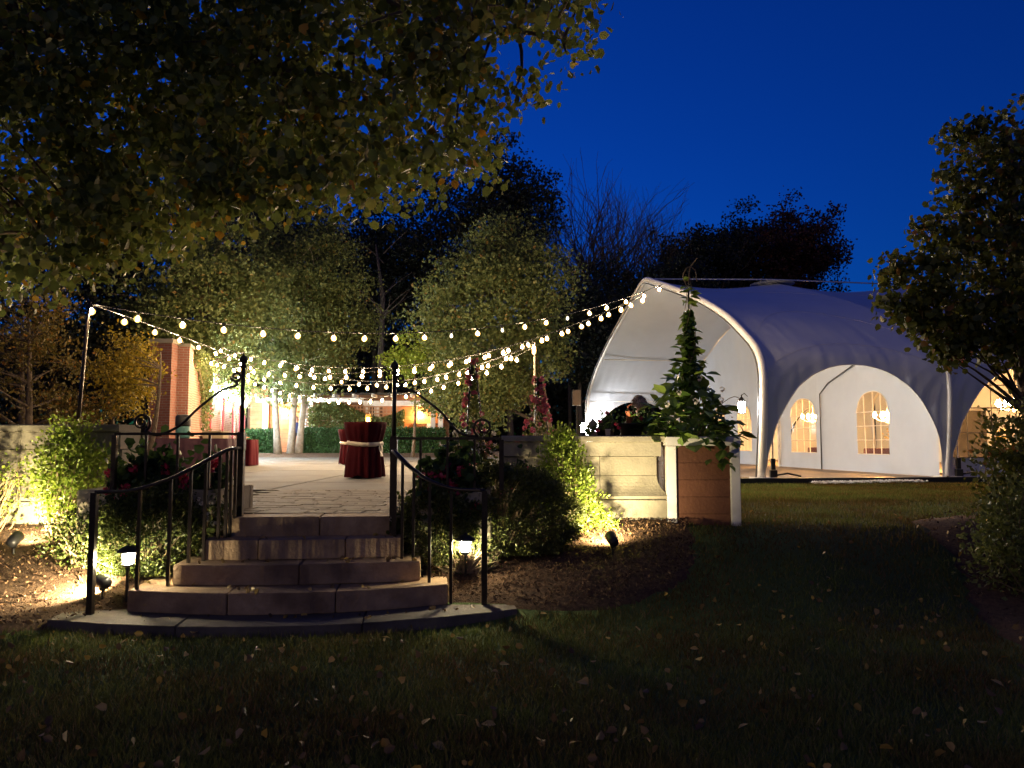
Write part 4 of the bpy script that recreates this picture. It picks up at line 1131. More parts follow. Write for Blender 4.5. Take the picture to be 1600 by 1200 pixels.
#PART3
# ================================================================== COCKTAIL AND BUFFET TABLES
def cocktail(label, x, y, rz, tail):
    t = thing('cocktail_table', label, 'table', (x, y, .80), 'draped cocktail tables', rz)
    MB().lathe([(.39,1.045),(.40,1.05),(.40,1.068),(.39,1.073)], 40).build('table_top', m_red, t, True)
    n = 96; mb = MB()
    prof_ = [(.402,1.072,0),(.408,1.05,.004),(.395,.98,.016),(.37,.86,.026),(.335,.74,.024),(.305,.68,.014),(.300,.655,.012),(.32,.63,.014),(.335,.52,.03),(.35,.35,.04),(.362,.18,.046),(.37,.02,.05)]
    ph = [rng.uniform(0, 6.28) for _ in range(4)]
    for r_, z, a_ in prof_:
        for k in range(n):
            th = 2*math.pi*k/n
            w = math.sin(th*17+ph[0]) + .6*math.sin(th*11+ph[1]+z*2) + .4*math.sin(th*27+ph[2])
            up = 0 if z > .1 else .05*max(0, math.sin(th*4+ph[3]))**2
            mb.v.append(((r_+a_*w*.5)*math.cos(th), (r_+a_*w*.5)*math.sin(th), z+up))
    m = len(prof_)
    for i in range(m-1):
        for k in range(n): mb.f.append((i*n+k, (i+1)*n+k, (i+1)*n+(k+1)%n, i*n+(k+1)%n))
    mb.build('tablecloth', m_red, t, True)
    mb = MB(); prof_ = [(.325,.62),(.345,.635),(.348,.665),(.342,.69),(.322,.70)]
    for i, (r_, z) in enumerate(prof_):
        for k in range(n):
            th = 2*math.pi*k/n; w = .006*math.sin(th*17) ; mb.v.append(((r_+w)*math.cos(th), (r_+w)*math.sin(th), z + .012*math.sin(th*2+1) - .012*math.cos(th)))
    for i in range(4):
        for k in range(n): mb.f.append((i*n+k, i*n+(k+1)%n, (i+1)*n+(k+1)%n, (i+1)*n+k))
    mb.build('sash', m_ivory, t, True)
    for dx in (0, .05):
        def fn(i, j): return Vector((.335+.02*math.sin(j*5+dx*60)+dx*.4*j, -.03+.07*(i-.5)*(1+.6*j)-dx, .66-(.34-dx*2)*j))
        MB().grid(fn, 3, 10).build('sash_tail', m_ivory, t, True)
    MB().lathe([(.04,.04),(.04,1.04)], 8).build('pedestal', m_black, t); MB().lathe([(.28,0),(.27,.03),(.05,.05)], 20).build('foot', m_black, t)
c = P(570, 745, 14.9); cocktail('large burgundy draped cocktail table with ivory sash and a candle on top', c.x, 14.9, R(-10), 1)
c2 = P(549, 725, 23.5); cocktail('smaller looking burgundy cocktail table behind the nearer one', c2.x, 23.5, R(170), 0)
t = thing('candle_lantern', 'amber glass candle lantern on the near cocktail table', 'candle', (c.x+.05, 14.9, 1.874))
MB().lathe([(.05,0),(.055,.01),(.055,.015)], 14).build('saucer', m_ivory, t); MB().lathe([(.03,.016),(.03,.09),(.02,.095)], 10).build('candle', e_candle, t, True)
gl = MB(); gl.lathe([(.05,.016),(.06,.08),(.058,.17)], 14); gl.f = gl.f[:-2]; gl.build('glass', glassM('amber_glass', (1,.72,.35), .8), t, True)
def buffet(label, x, y, rz, L_, w, cloth, h=.76):
    t = thing('buffet_table', label, 'table', (x, y, .80), None, rz)
    MB().box(-L_/2, L_/2, -w/2, w/2, h-.03, h).build('table_top', cloth, t, False, .008)
    n = 120; mb = MB(); per = 2*(L_+w)
    for z, am in ((h-.001, .002), (h-.06, .008), (h*.5, .025), (.015, .04)):
        for k in range(n):
            s_ = per*k/n
            if s_ < L_: p, nn = (-L_/2+s_, -w/2), (0,-1)
            elif s_ < L_+w: p, nn = (L_/2, -w/2+s_-L_), (1,0)
            elif s_ < 2*L_+w: p, nn = (L_/2-(s_-L_-w), w/2), (0,1)
            else: p, nn = (-L_/2, w/2-(s_-2*L_-w)), (-1,0)
            o_ = .006 + am*(1+math.sin(s_*22)+.5*math.sin(s_*37)); mb.v.append((p[0]+nn[0]*o_, p[1]+nn[1]*o_, z))
    for i in range(3):
        for k in range(n): mb.f.append((i*n+k, (i+1)*n+k, (i+1)*n+(k+1)%n, i*n+(k+1)%n))
    mb.build('tablecloth', cloth, t, True); return t
buffet('buffet table in red cloth left of the landing', -8.55, 22.4, R(4), 2.1, .8, m_red)
buffet('dark draped side table behind the left railing', -6.2, 15.2, R(2), 1.35, .7, M('plum_cloth', (.05,.02,.035), (.08,.035,.05), rough=.8))
def board_tray(label, x, y, z, rz):
    t = thing('serving_board', label, 'board', (x, y, z), None, rz)
    mt = Matrix.Rotation(R(12), 4, 'Y'); MB().box(-.38,.38,-.16,.16,.12,.145, mt).build('board', m_wood, t, False, .01)
    MB().box(-.3,-.26,-.14,.14,0,.18).build('riser', m_wood, t); MB().box(.28,.32,-.14,.14,0,.06).build('riser', m_wood, t)
board_tray('tilted wooden serving board on the red buffet table', -8.05, 22.3, 1.562, R(-5))
t = thing('bread_basket', 'round basket of bread on the red buffet table', 'basket', (-8.85, 22.3, 1.562)); MB().lathe([(.16,0),(.22,.09),(.23,.1),(.2,.1),(.15,.03)], 18).build('basket', m_lattice, t, True)
for k in range(6): MB().lathe([(.01,0),(.06,.02),(.07,.05),(.05,.09),(.01,.1)], 10, (.1*math.cos(k), .1*math.sin(k), .05)).build('bread_roll', m_cream, t, True)
t = thing('food_box', 'cream cardboard box on the dark side table', 'box', (-5.85, 15.2, 1.562)); MB().box(-.2,.2,-.15,.15,0,.12).build('box', m_cream, t, False, .006); MB().box(-.21,.21,-.16,.16,.122,.15).build('lid', m_cream, t, False, .006)
t = thing('drink_urn', 'teal drink urn with black lid on the dark side table', 'urn', (-6.48, 15.15, 1.562))
MB().lathe([(.12,0),(.135,.02),(.135,.2),(.125,.24)], 18).build('body', m_teal, t, True); MB().lathe([(.14,.242),(.145,.26),(.145,.42),(.12,.46),(.03,.47)], 18).build('lid', m_black, t, True)
MB().tube([(0,-.13,.05),(0,-.19,.05),(0,-.19,.02)], .014, 6).build('tap', m_black, t)

# ================================================================== BACK BUILDINGS
def bed_mound(x, y): return .80 + .0 + .15*ss(33.6, 36.5, y)
o = sheet('planting_bed', list(np.linspace(-15, 1.4, 30)), list(np.linspace(33.9, 43.8, 14)), lambda x, y: .803 + .15*ss(33.9, 36.6, y), m_mulch); tag(o, 'leaf strewn planting bed at the back of the terrace', 'planting bed')
BW0, BW1 = Vector((-9.55, 22.6, .80)), Vector((-13.75, 40.0, .80))
bl = (BW1-BW0).length; brz = math.atan2(BW1.y-BW0.y, BW1.x-BW0.x)
t = thing('brick_wall', 'long brick wall lit by white lamps left of the patio', 'wall', BW0, None, brz)
MB().box(.72, bl, .12, .45, -.1, 3.42).build('brick_face', m_brick, t)
MB().box(.70, bl+.02, .08, .49, 3.422, 3.54).build('coping', m_wall, t, False, .01)
for k, xx_ in enumerate((4.4, 8.4, 12.6)): MB().box(xx_, xx_+.55, .03, .118, -.1, 3.42).build('pilaster', m_brick, t)
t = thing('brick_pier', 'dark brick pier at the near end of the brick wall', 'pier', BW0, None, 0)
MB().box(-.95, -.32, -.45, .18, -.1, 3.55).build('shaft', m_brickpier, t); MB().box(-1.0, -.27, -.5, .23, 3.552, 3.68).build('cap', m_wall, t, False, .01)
t2 = thing('brick_gable', 'pinkish lit brick end wall behind the dark pier', 'wall', BW0, None, brz)
MB().box(.05, .70, .0, .6, -.1, 3.5).build('brick_face', m_brick, t2)
MB().box(.03, .72, -.03, .63, 3.502, 3.6).build('coping', m_wall, t2, False, .01)
ux = (BW1-BW0).normalized(); un = Vector((ux.y, -ux.x, 0))
ORD = ['nearest', 'second', 'third', 'fourth', 'farthest']
for k, d_ in enumerate((27.0, 30.2, 33.4, 36.0, 38.0)):
    q = BW0 + ux*((d_-22.6)/ux.y) + un*.02; q.z = 3.22
    t = thing('flood_lamp', ORD[k] + ' of the five white flood lamps along the brick wall', 'lamp', q, 'flood lamps along the brick wall', brz - math.pi/2)
    MB().box(-.03, .03, -.02, .05, -2.4, -.02).build('streak_conduit', M('red_streak_conduit_%d' % k, (.30,.04,.06), (.36,.06,.08)), t)  # conduit coloured red to paint the streak of light below the lamp
    MB().box(-.09, .09, -.1, .05, -.02, .03).build('bracket', m_black, t)
    MB().lathe([(.05,.03),(.11,.07),(.13,.15),(.10,.24),(.03,.28)], 12, (.0, -.0, 0)).build('globe', e_flood, t, True)
    MB().lathe([(.145,.2),(.12,.28),(.05,.33),(.01,.34)], 12).build('hood', m_black, t, True) if False else None
# pavilion with boards, lattice and white beams
PY = 40.0
def X(px, d=PY): return (px-800)/F*d
pav = thing('garden_pavilion', 'cedar boarded pavilion with white beams and lattice behind the hedge', 'pavilion', (X(540), PY, .95))
def pb(n, x0, x1, y0, y1, z0, z1, m, bv=0): return MB().box(x0-X(540), x1-X(540), y0-PY, y1-PY, z0-.95, z1-.95).build(n, m, pav, False, bv)
zb = .95
for (a, b, ztop) in ((385, 412, 4.3), (416, 470, 3.7), (596, 692, 3.4)):
    z = zb
    while z < ztop-.05:
        pb('board', X(a), X(b), PY+.6, PY+.64+rng.uniform(0,.01), z+.006, min(z+.24, ztop)-.006, m_wood); z += .24
for px in (413, 474, 484, 573, 588, 676, 688): pb('post', X(px)-.12, X(px)+.12, PY+.1, PY+.34, .8, 3.55, m_white, .01)
pb('beam', X(398), X(566), PY+.05, PY+.3, 3.56, 3.78, m_white, .01)
pb('beam', X(567), X(694), PY-.05, PY+.25, 3.36, 3.62, m_white, .01)
for k in range(10): pb('rafter', X(404+k*30)-.05, X(404+k*30)+.05, PY-.5, PY+2.4, 3.80, 3.96, m_white)
pb('roof', X(380), X(700), PY+.9, PY+3.6, 3.97, 4.1, m_black)
pb('back_wall', X(380), X(700), PY+.7, PY+.85, .8, 3.96, M('dark_boarding', (.10,.05,.03), (.14,.07,.04)))
def lattice(a, b, z0, z1):
    mb = MB(); xa, xb = X(a), X(b); n = int((xb-xa)/.17); m = int((z1-z0)/.17)
    for i in range(n+1): x = xa+(xb-xa)*i/n; mb.box(x-.028-X(540), x+.028-X(540), -.3, -.285, z0-.95, z1-.95)
    for j in range(m+1): z = z0+(z1-z0)*j/m; mb.box(xa-X(540), xb-X(540), -.283, -.268, z-.028-.95, z+.028-.95)
    mb.build('lattice', m_lattice, pav)
lattice(478, 486, .95, 3.2); lattice(486, 570, 1.9, 3.35); lattice(572, 628, 1.9, 3.3)
pb('downpipe', X(640), X(692), PY+.52, PY+.57, 2.40, 2.45, m_black); pb('downpipe', X(640), X(670), PY+.52, PY+.57, 2.15, 2.19, m_black)
def meter(px, py, w, h, label):
    q = P(px, py, PY+.5); t = thing('utility_box', label, 'utility box', (q.x, PY+.52, q.z)); MB().box(-w/2, w/2, -.08, .07, -h/2, h/2).build('case', m_white, t, False, .01); MB().box(-w/2+.03, w/2-.03, -.095, -.081, -h/2+.03, h/2-.03).build('door', m_frame, t)
meter(671, 665, .27, .22, 'white utility box on the cedar wall right of the sconce'); meter(628, 660, .16, .3, 'narrow white utility box beside the lattice edge')
def sconce(px, py, label, k=1):
    q = P(px, py, PY+.4); t = thing('wall_sconce', label, 'sconce', (q.x, PY+.40, q.z), 'amber sconces on the cedar walls')
    MB().box(-.07,.07,.1,.19,-.14,.14).build('plate', m_black, t); MB().lathe([(.03,-.16),(.10,-.1),(.12,.05),(.09,.13),(.02,.16)], 12).build('globe', e_sconce, t, True)
sconce(656, 649, 'amber sconce glowing on the cedar wall between the white posts'); sconce(446, 645, 'amber sconce on the cedar wall behind the pale trunks')
# hedges
def hedge(label, x0, x1, y0, y1, z0, z1, n):
    t = thing('hedge', label, 'hedge', ((x0+x1)/2, (y0+y1)/2, z0), 'clipped hedges before the pavilion'); c_ = np.array([(x0+x1)/2, (y0+y1)/2, z0])
    h = (x1-x0)/2; d_ = (y1-y0)/2; hh = z1-z0
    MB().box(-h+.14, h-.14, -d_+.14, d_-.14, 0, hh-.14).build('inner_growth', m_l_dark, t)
    pts = []
    for k in range(n):
        f = rng.random(); u_, v_ = rng.random(), rng.random()
        if f < .6: p = (-h+2*h*u_, -d_, hh*v_)
        elif f < .85: p = (-h+2*h*u_, -d_+2*d_*v_, hh)
        else: p = (h if rng.random() < .5 else -h, -d_+2*d_*u_, hh*v_)
        pts.append(p)
    pts = np.array(pts) + rng.normal(size=(n,3))*.055
    pts[:,2] = np.maximum(pts[:,2], .01)
    leaf_mesh('foliage', pts, .10, m_hedge, t, droop=-.1)
hedge('clipped green hedge left of the pale tree trunks', X(388,37.6), X(431,37.6), 37.2, 38.2, .94, 2.02, 4500)
hedge('long clipped green hedge behind the cocktail tables', X(478,37.6), X(692,37.6), 37.2, 38.2, .94, 2.08, 18000)
# vines on brick wall, pavilion and terrace
def vine_patch(label, pts, size, mat, cat='vine'):
    b_ = np.array(pts).mean(0); b_[2] = .8; t = thing('wall_vine', label, cat, tuple(b_))
    leaf_mesh('foliage', np.array(pts) - b_, size, mat, t, droop=.3)
    lo = np.array(pts); mb = MB()
    for k in range(10):
        q = lo[int(rng.integers(len(lo)))]; e = lo[int(rng.integers(len(lo)))]; mb.tube(limb_pts(q-b_, e-b_, .1, 4, -.05), .012, 4, False)
    mb.build('stems', m_twig, t); return t
pts = []
for k in range(2600):
    s_ = rng.uniform(1.0, 4.6) if rng.random() < .45 else rng.normal(3.4, .7); h_ = 3.55 - abs(rng.normal())*(.25 + 1.1*math.exp(-((s_-3.4)/.8)**2)); q = BW0 + ux*s_ + un*(-.05 + abs(rng.normal())*.12 - .02); pts.append((q.x, q.y, .8 + h_))
vine_patch('green ivy hanging down the near part of the brick wall', pts, .13, m_l_pear)
pts = []
for k in range(2200):
    s_ = rng.uniform(6.5, 16.5); h_ = 3.6 - abs(rng.normal())*.6; q = BW0 + ux*s_ + un*(abs(rng.normal())*.18 - .05); pts.append((q.x, q.y, .8 + h_))
vine_patch('ivy draped over the far part of the brick wall', pts, .13, m_l_pear)
pts = []
for k in range(7000):
    px = rng.uniform(482, 632); py = 640 + abs(rng.normal())*22 - 12*math.sin((px-480)/24)
    if py > 676: continue
    q = P(px, py, 39.3 + rng.normal()*.2); pts.append(tuple(q))
vine_patch('yellow green creeper over the lattice behind the hedge', pts, .15, m_l_pear)

# ================================================================== STRING LIGHTS
mb = MB(); mb.lathe([(.012,0),(.024,-.02),(.026,-.06),(.022,-.075)], 8); sock_me = mesh_of(mb, 'socket', m_black, True)
mb = MB(); mb.lathe([(.012,-.076),(.026,-.10),(.034,-.13),(.028,-.158),(.010,-.172)], 6)
bulb_me = mesh_of(mb, 'bulb', e_bulb, True); dim_me = mesh_of(mb, 'bulb', e_dim, True)
def halo_shell():  # weak amber emission that imitates a lens halo around each bulb
    m, n, l = new_mat('amber_bulb_halo')
    t = n.new('ShaderNodeBsdfTransparent'); e = n.new('ShaderNodeEmission'); e.inputs[0].default_value = (1, .55, .12, 1); e.inputs[1].default_value = 1.1
    mx = n.new('ShaderNodeMixShader'); mx.inputs[0].default_value = .5; l.new(t.outputs[0], mx.inputs[1]); l.new(e.outputs[0], mx.inputs[2]); out(n, l, mx.outputs[0]); m.cycles.emission_sampling = 'NONE'; return m
mb = MB(); mb.lathe([(.024,-.072),(.05,-.09),(.066,-.125),(.058,-.165),(.03,-.19),(.008,-.197)], 10); halo_me = mesh_of(mb, 'glass', halo_shell(), True)  # shell wider than the bulb, carries the painted halo
def strand(label, A, B, mid, n, dim=(), t0=.0, t1=1.0, scale=.98):
    a = P(*A); b = P(*B); M_ = a.lerp(b, .5)
    for it in range(30):
        pass
    # sag so that the lowest part passes through the chosen pixel
    best = None
    for sg in np.linspace(-.5, 4, 181):
        err = 9e9
        for k in range(1, 40):
            t = k/40; p = a.lerp(b, t); p.z -= 4*sg*t*(1-t)
            v = p - Vector((0,0,CAMH)); cy = v.y*math.cos(PITCH)+v.z*math.sin(PITCH); px = 800+F*v.x/cy; py = 600-F*(v.z*math.cos(PITCH)-v.y*math.sin(PITCH))/cy
            err = min(err, (px-mid[0])**2*.15 + (py-mid[1])**2)
        if best is None or err < best[0]: best = (err, sg)
    sg = best[1]
    t_ = thing('string_lights', label, 'string lights', a, 'strings of bulbs over the terrace')
    def pt(t): p = a.lerp(b, t); p.z -= 4*sg*t*(1-t); return p - a
    MB().tube([pt(k/40) for k in range(41)], .009, 4).build('cable', m_black, t_, True)
    for k in range(n):
        t = t0 + (t1-t0)*k/(n-1)
        p = pt(t)
        o = inst('bulb', dim_me if k in dim else bulb_me, t_, p, (rng.normal()*.12, rng.normal()*.12, 0), scale)
        s_ = inst('socket', sock_me, o)
        if k not in dim: inst('glass', halo_me, o)  # added halo shell around each lit bulb
    return t_
strand('longest bulb string from the leaning left pole to the tent peak', (137,474,11.5), (1036,444,20.0), (545,520), 21, (10, 12, 15), .004, .99, .85)
strand('bulb string slanting from the leaning left pole toward the brick wall', (138,474,11.5), (392,570,25), (250,514), 8, (), .12, 1, .85)
strand('upper bulb string from the tent gable across to the left post', (1004,462,19.5), (330,562,24), (610,578), 26)
strand('second bulb string from the tent gable across the terrace', (985,470,20.5), (345,543,25), (600,574), 24)
strand('bulb string from the thin pole behind the roses to the brick wall', (834,540,21), (318,556,26.5), (560,601), 19)
strand('lowest bulb string along the pavilion roof edge', (832,544,21.5), (362,578,31), (610,618), 28)
strand('short bulb string from the thin pole toward the left post', (834,536,20), (440,562,28), (660,590), 14)
def light_pole(label, foot, top, r0, mat, hook=True):
    a, b = Vector(foot), Vector(top); t = thing('light_pole', label, 'pole', a)
    MB().tube([(0,0,-.1), b-a], [r0, r0*.8], 8).build('pole', mat, t, True)
    MB().tube([b-a, b-a+Vector((-.04,0,.03)), b-a+Vector((-.07,0,-.01))], .01, 5).build('hook', m_black, t); MB().lathe([(r0*2.2,0),(r0*2,.03),(r0*1.1,.06)], 10, (0,0,0)).build('foot', m_black, t)
q0 = P(116, 668, 11.5); q1 = P(140, 471, 11.5); light_pole('slender leaning dark pole holding bulbs at the far left', (q0.x, 11.5, .8), q1, .03, m_iron)
q1 = P(835, 535, 21); light_pole('thin pale pole behind the bushy rose', (q1.x, 21, .8), q1, .025, M('weathered_pole', (.13,.11,.09), (.18,.15,.12)))

# ================================================================== PATH LIGHTS AND SPOTLIGHTS
def path_light(label, x, y, z, h, power):
    t = thing('path_light', label, 'garden lamp', (x, y, z), 'garden path lights')
    MB().tube([(0,0,-.08),(0,0,h)], .012, 8).build('stake', m_black, t)
    MB().lathe([(.02,h),(.035,h+.01),(.05,h+.02),(.05,h+.03)], 14).build('collar', m_black, t, True)
    MB().lathe([(.030,h+.031),(.036,h+.06),(.038,h+.10),(.034,h+.128)], 12).build('bulb', e_path, t, True)
    gl = MB(); gl.lathe([(.044,h+.031),(.056,h+.13)], 14); gl.f = gl.f[:-2]; gl.build('glass', m_lens, t, True)
    mb = MB()
    for k in range(10): a = k*.628; mb.tube([(.046*math.cos(a),.046*math.sin(a),h+.03),(.06*math.cos(a),.06*math.sin(a),h+.132)], .0025, 3)
    mb.build('cage', m_black, t)
    MB().lathe([(.092,h+.133),(.094,h+.14),(.075,h+.165),(.04,h+.182),(.015,h+.188),(.012,h+.2),(.002,h+.205)], 18).build('cap', m_black, t, True)
q = P(198, 932, 6.72); path_light('glowing path light left of the steps with dark domed cap', q.x, 6.72, ground(q.x, 6.72)+.05, .27, 1)
q = P(727, 915, 7.15); path_light('glowing path light right of the steps before the dark bush', q.x, 7.15, ground(q.x, 7.15)+.05, .20, 1)
def spot(label, loc, aim, power, ang=75, hs=1.0, blend=.6):
    loc = Vector(loc); aim = Vector(aim); t = thing('spotlight', label, 'spotlight', loc, 'garden spotlights')
    MB().tube([(0,0,-.06),(0,0,.09)], .010, 6).build('stake', m_black, t); MB().box(-.02,.02,-.02,.02,.075,.11).build('knuckle', m_black, t, False, .004)
    dr = (aim - (loc+Vector((0,0,.15)))).normalized(); qm = dr.to_track_quat('Z', 'Y').to_matrix().to_4x4()
    MB().lathe([(.02,-.08),(.045,-.065),(.052,-.02),(.056,.05),(.058,.07),(.05,.07),(.047,.045)], 14, (0,0,.15), qm).build('head', m_black, t, True)
    MB().lathe([(.001,.0),(.045,.0),(.045,.004),(.001,.004)], 14, tuple(Vector((0,0,.15)) + dr*.05), qm).build('lens', e_spot, t)
    L = light('SPOT', 'spot_beam', t, Vector((0,0,.15)) + dr*.085, power, (1, .80, .46), spot_size=R(ang), spot_blend=blend, shadow_soft_size=.03)
    L.rotation_euler = dr.to_track_quat('-Z', 'Y').to_euler()
q = P(957, 858, 7.55); spot('small black spotlight on the mulch facing the bright wall shrub', (q.x, 7.55, ground(q.x, 7.55)+.05), (.80, 8.45, .95), 72, 165, 1.0, .9)
q = P(22, 850, 7.5); spot('small spotlight at the left edge aimed at the tall bright shrub', (q.x, 7.5, ground(q.x, 7.5)+.05), (-4.8, 8.2, .95), 66, 155, 1.0, .8)
q = P(163, 925, 6.75); spot('small spotlight beside the left newel post aimed at the box bush', (q.x, 6.72, ground(q.x, 6.72)+.05), (-4.1, 7.1, .35), 170, 168, 1.0, .9)

# ================================================================== SHRUBS NEAR THE STEPS
gz = lambda x, y: ground(x, y) + .04
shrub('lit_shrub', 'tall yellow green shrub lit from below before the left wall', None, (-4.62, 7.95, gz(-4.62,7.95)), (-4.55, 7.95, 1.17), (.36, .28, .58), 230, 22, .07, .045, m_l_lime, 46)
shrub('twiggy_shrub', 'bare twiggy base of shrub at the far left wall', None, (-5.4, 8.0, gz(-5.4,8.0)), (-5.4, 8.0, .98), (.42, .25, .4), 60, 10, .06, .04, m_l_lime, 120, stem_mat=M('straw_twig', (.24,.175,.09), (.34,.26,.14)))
shrub('box_bush', 'green box bush behind the left path light', None, (-3.38, 7.22, gz(-3.38,7.22)), (-3.38, 7.22, .60), (.50, .34, .50), 420, 40, .055, .034, m_l_box, 60, shell=.6, lump=.16)
shrub('box_bush', 'low leafy bush between left newel post and lit shrub', None, (-4.05, 7.35, gz(-4.05,7.35)), (-4.05, 7.40, .62), (.36, .26, .28), 140, 20, .07, .034, m_l_box, 60)
shrub('round_bush', 'large dark round bush right of the steps', None, (-.12, 7.62, gz(-.12,7.62)), (-.05, 7.68, .72), (.72, .42, .54), 760, 44, .035, .034, m_l_boxd, 110, shell=.8, lump=.10)
shrub('round_bush', 'dark bush bulging behind the right stair handrail', None, (-.72, 7.42, gz(-.72,7.42)), (-.70, 7.45, .68), (.36, .30, .46), 360, 40, .04, .034, m_l_boxd, 90, shell=.7, lump=.12)
shrub('twiggy_growth', 'tangle of bare tan twigs behind the right path light', None, (-.42, 7.22, gz(-.42,7.22)), (-.40, 7.25, .40), (.42, .10, .20), 60, 7, .05, .03, m_l_box, 170, stem_mat=M('tan_twig', (.20,.145,.085), (.32,.24,.15)))
def cone_shrub():
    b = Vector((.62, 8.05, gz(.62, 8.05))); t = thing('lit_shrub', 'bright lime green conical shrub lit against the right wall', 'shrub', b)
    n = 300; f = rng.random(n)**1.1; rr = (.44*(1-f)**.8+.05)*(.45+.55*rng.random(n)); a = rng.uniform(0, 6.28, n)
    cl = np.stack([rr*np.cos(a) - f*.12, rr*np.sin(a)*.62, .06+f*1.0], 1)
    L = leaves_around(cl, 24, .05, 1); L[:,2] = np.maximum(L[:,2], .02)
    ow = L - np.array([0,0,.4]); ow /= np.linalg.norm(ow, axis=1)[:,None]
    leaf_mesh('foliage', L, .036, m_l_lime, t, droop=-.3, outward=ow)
    mb = MB()
    for k in range(40): mb.tube(limb_pts((rng.uniform(-.06,.06),0,0), cl[k], .1, 4, .05), [.01,.008,.006,.004,.002], 4, False)
    mb.build('stems', m_twig, t)
cone_shrub()

# ================================================================== BACKGROUND TREES
def pc(px, py, d): return P(px, py, d)
tree('pear_tree', 'pear tree with three pale trunks behind the patio', 'trees behind the terrace', (X(452,36), 36, .92), (X(468,36), 36, 7.6), (3.0, 2.6, 4.9), 620, 64, .33, .16, m_l_pear, .17, m_barkpale, 3, .35, 60, flat=.86, offs=[(-.48,0,0),(.02,.25,0),(.3,.6,0)])
tree('pear_tree', 'broad olive tree standing left of the tent', 'trees behind the terrace', (X(858,33), 33, .6), pc(778, 490, 33), (3.3, 2.7, 4.4), 640, 62, .34, .16, m_l_pear, .2, None, 2, .35, 60)
tree('pear_tree', 'low leafy tree between the roses and pavilion', 'trees behind the terrace', (X(745,31), 31, .8), pc(745, 600, 31), (2.1, 1.7, 1.7), 240, 55, .28, .14, m_l_pear, .12, None, 1, .3, 30)
tree('pear_tree', 'leafy tree arching over the brick wall', 'trees behind the terrace', (-13.6, 29, .6), pc(325, 490, 29.5), (2.9, 2.4, 3.0), 460, 62, .32, .15, m_l_pear, .2, None, 1, .35, 40)
tree('small_tree', 'small lime leaved tree above the white pavilion beam', 'trees behind the terrace', (X(645,34.5), 34.5, .9), pc(645, 560, 34.5), (1.5, 1.2, 1.15), 70, 40, .2, .15, m_l_lime, .08, None, 1, .2, 16)
tree('yellow_tree', 'yellow leaved tree beside the brick pier', 'autumn trees behind the left wall', (X(205,17), 17, .6), pc(196, 585, 17), (.72, .7, .95), 130, 34, .14, .085, m_l_yel, .08, None, 2, .25, 24)
tree('orange_tree', 'orange leaved tree at the far left edge', 'autumn trees behind the left wall', (X(45,15), 15, .6), pc(40, 550, 15), (1.15, .9, 1.5), 120, 28, .17, .085, m_l_ora, .1, None, 2, .25, 30)
tree('orange_tree', 'russet undergrowth tree low behind the left wall', 'autumn trees behind the left wall', (X(130,16), 16.5, .6), pc(120, 645, 16.5), (1.0, .7, .6), 80, 26, .18, .085, m_l_ora, .07, None, 2, .2, 20)
# dark trees far behind
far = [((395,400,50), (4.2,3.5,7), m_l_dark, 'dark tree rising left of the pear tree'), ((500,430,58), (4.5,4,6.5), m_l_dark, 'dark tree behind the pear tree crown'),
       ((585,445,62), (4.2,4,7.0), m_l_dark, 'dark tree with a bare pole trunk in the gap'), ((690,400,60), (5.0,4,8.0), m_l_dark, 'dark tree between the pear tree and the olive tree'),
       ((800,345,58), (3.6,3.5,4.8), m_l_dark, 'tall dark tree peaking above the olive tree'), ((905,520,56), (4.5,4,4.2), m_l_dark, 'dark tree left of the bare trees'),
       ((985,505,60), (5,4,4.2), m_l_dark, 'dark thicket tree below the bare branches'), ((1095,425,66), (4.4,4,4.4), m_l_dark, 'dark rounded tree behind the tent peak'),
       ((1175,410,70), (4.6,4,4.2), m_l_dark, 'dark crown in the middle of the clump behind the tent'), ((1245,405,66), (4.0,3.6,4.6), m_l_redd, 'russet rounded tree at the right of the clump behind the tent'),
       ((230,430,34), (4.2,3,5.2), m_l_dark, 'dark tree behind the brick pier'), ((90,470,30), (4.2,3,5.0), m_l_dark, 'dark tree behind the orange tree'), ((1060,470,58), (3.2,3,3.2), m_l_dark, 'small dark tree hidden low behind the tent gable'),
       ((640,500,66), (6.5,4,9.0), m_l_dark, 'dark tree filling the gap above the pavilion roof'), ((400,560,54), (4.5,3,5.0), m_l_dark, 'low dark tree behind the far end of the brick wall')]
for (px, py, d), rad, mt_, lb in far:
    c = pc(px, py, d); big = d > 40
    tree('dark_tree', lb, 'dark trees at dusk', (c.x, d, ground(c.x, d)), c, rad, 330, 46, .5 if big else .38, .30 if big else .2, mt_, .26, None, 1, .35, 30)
n = 56000; X_ = rng.uniform(-75, 45, n); hh_ = np.array([(7.5 if x > -4 else 11.5) + 3.2*noise.noise(Vector((x*.09, 2.2, 0))) + 1.6*noise.noise(Vector((x*.4, 7.2, 0))) for x in X_])
Z_ = rng.random(n)**.8*hh_; Y_ = 76 + rng.normal(size=n)*1.6
o = leaf_mesh('distant_wood', np.stack([X_, Y_, Z_], 1), .75, m_l_dark, None, kind='stuff'); tag(o, 'low dark wood closing the view behind the garden trees', 'wood')
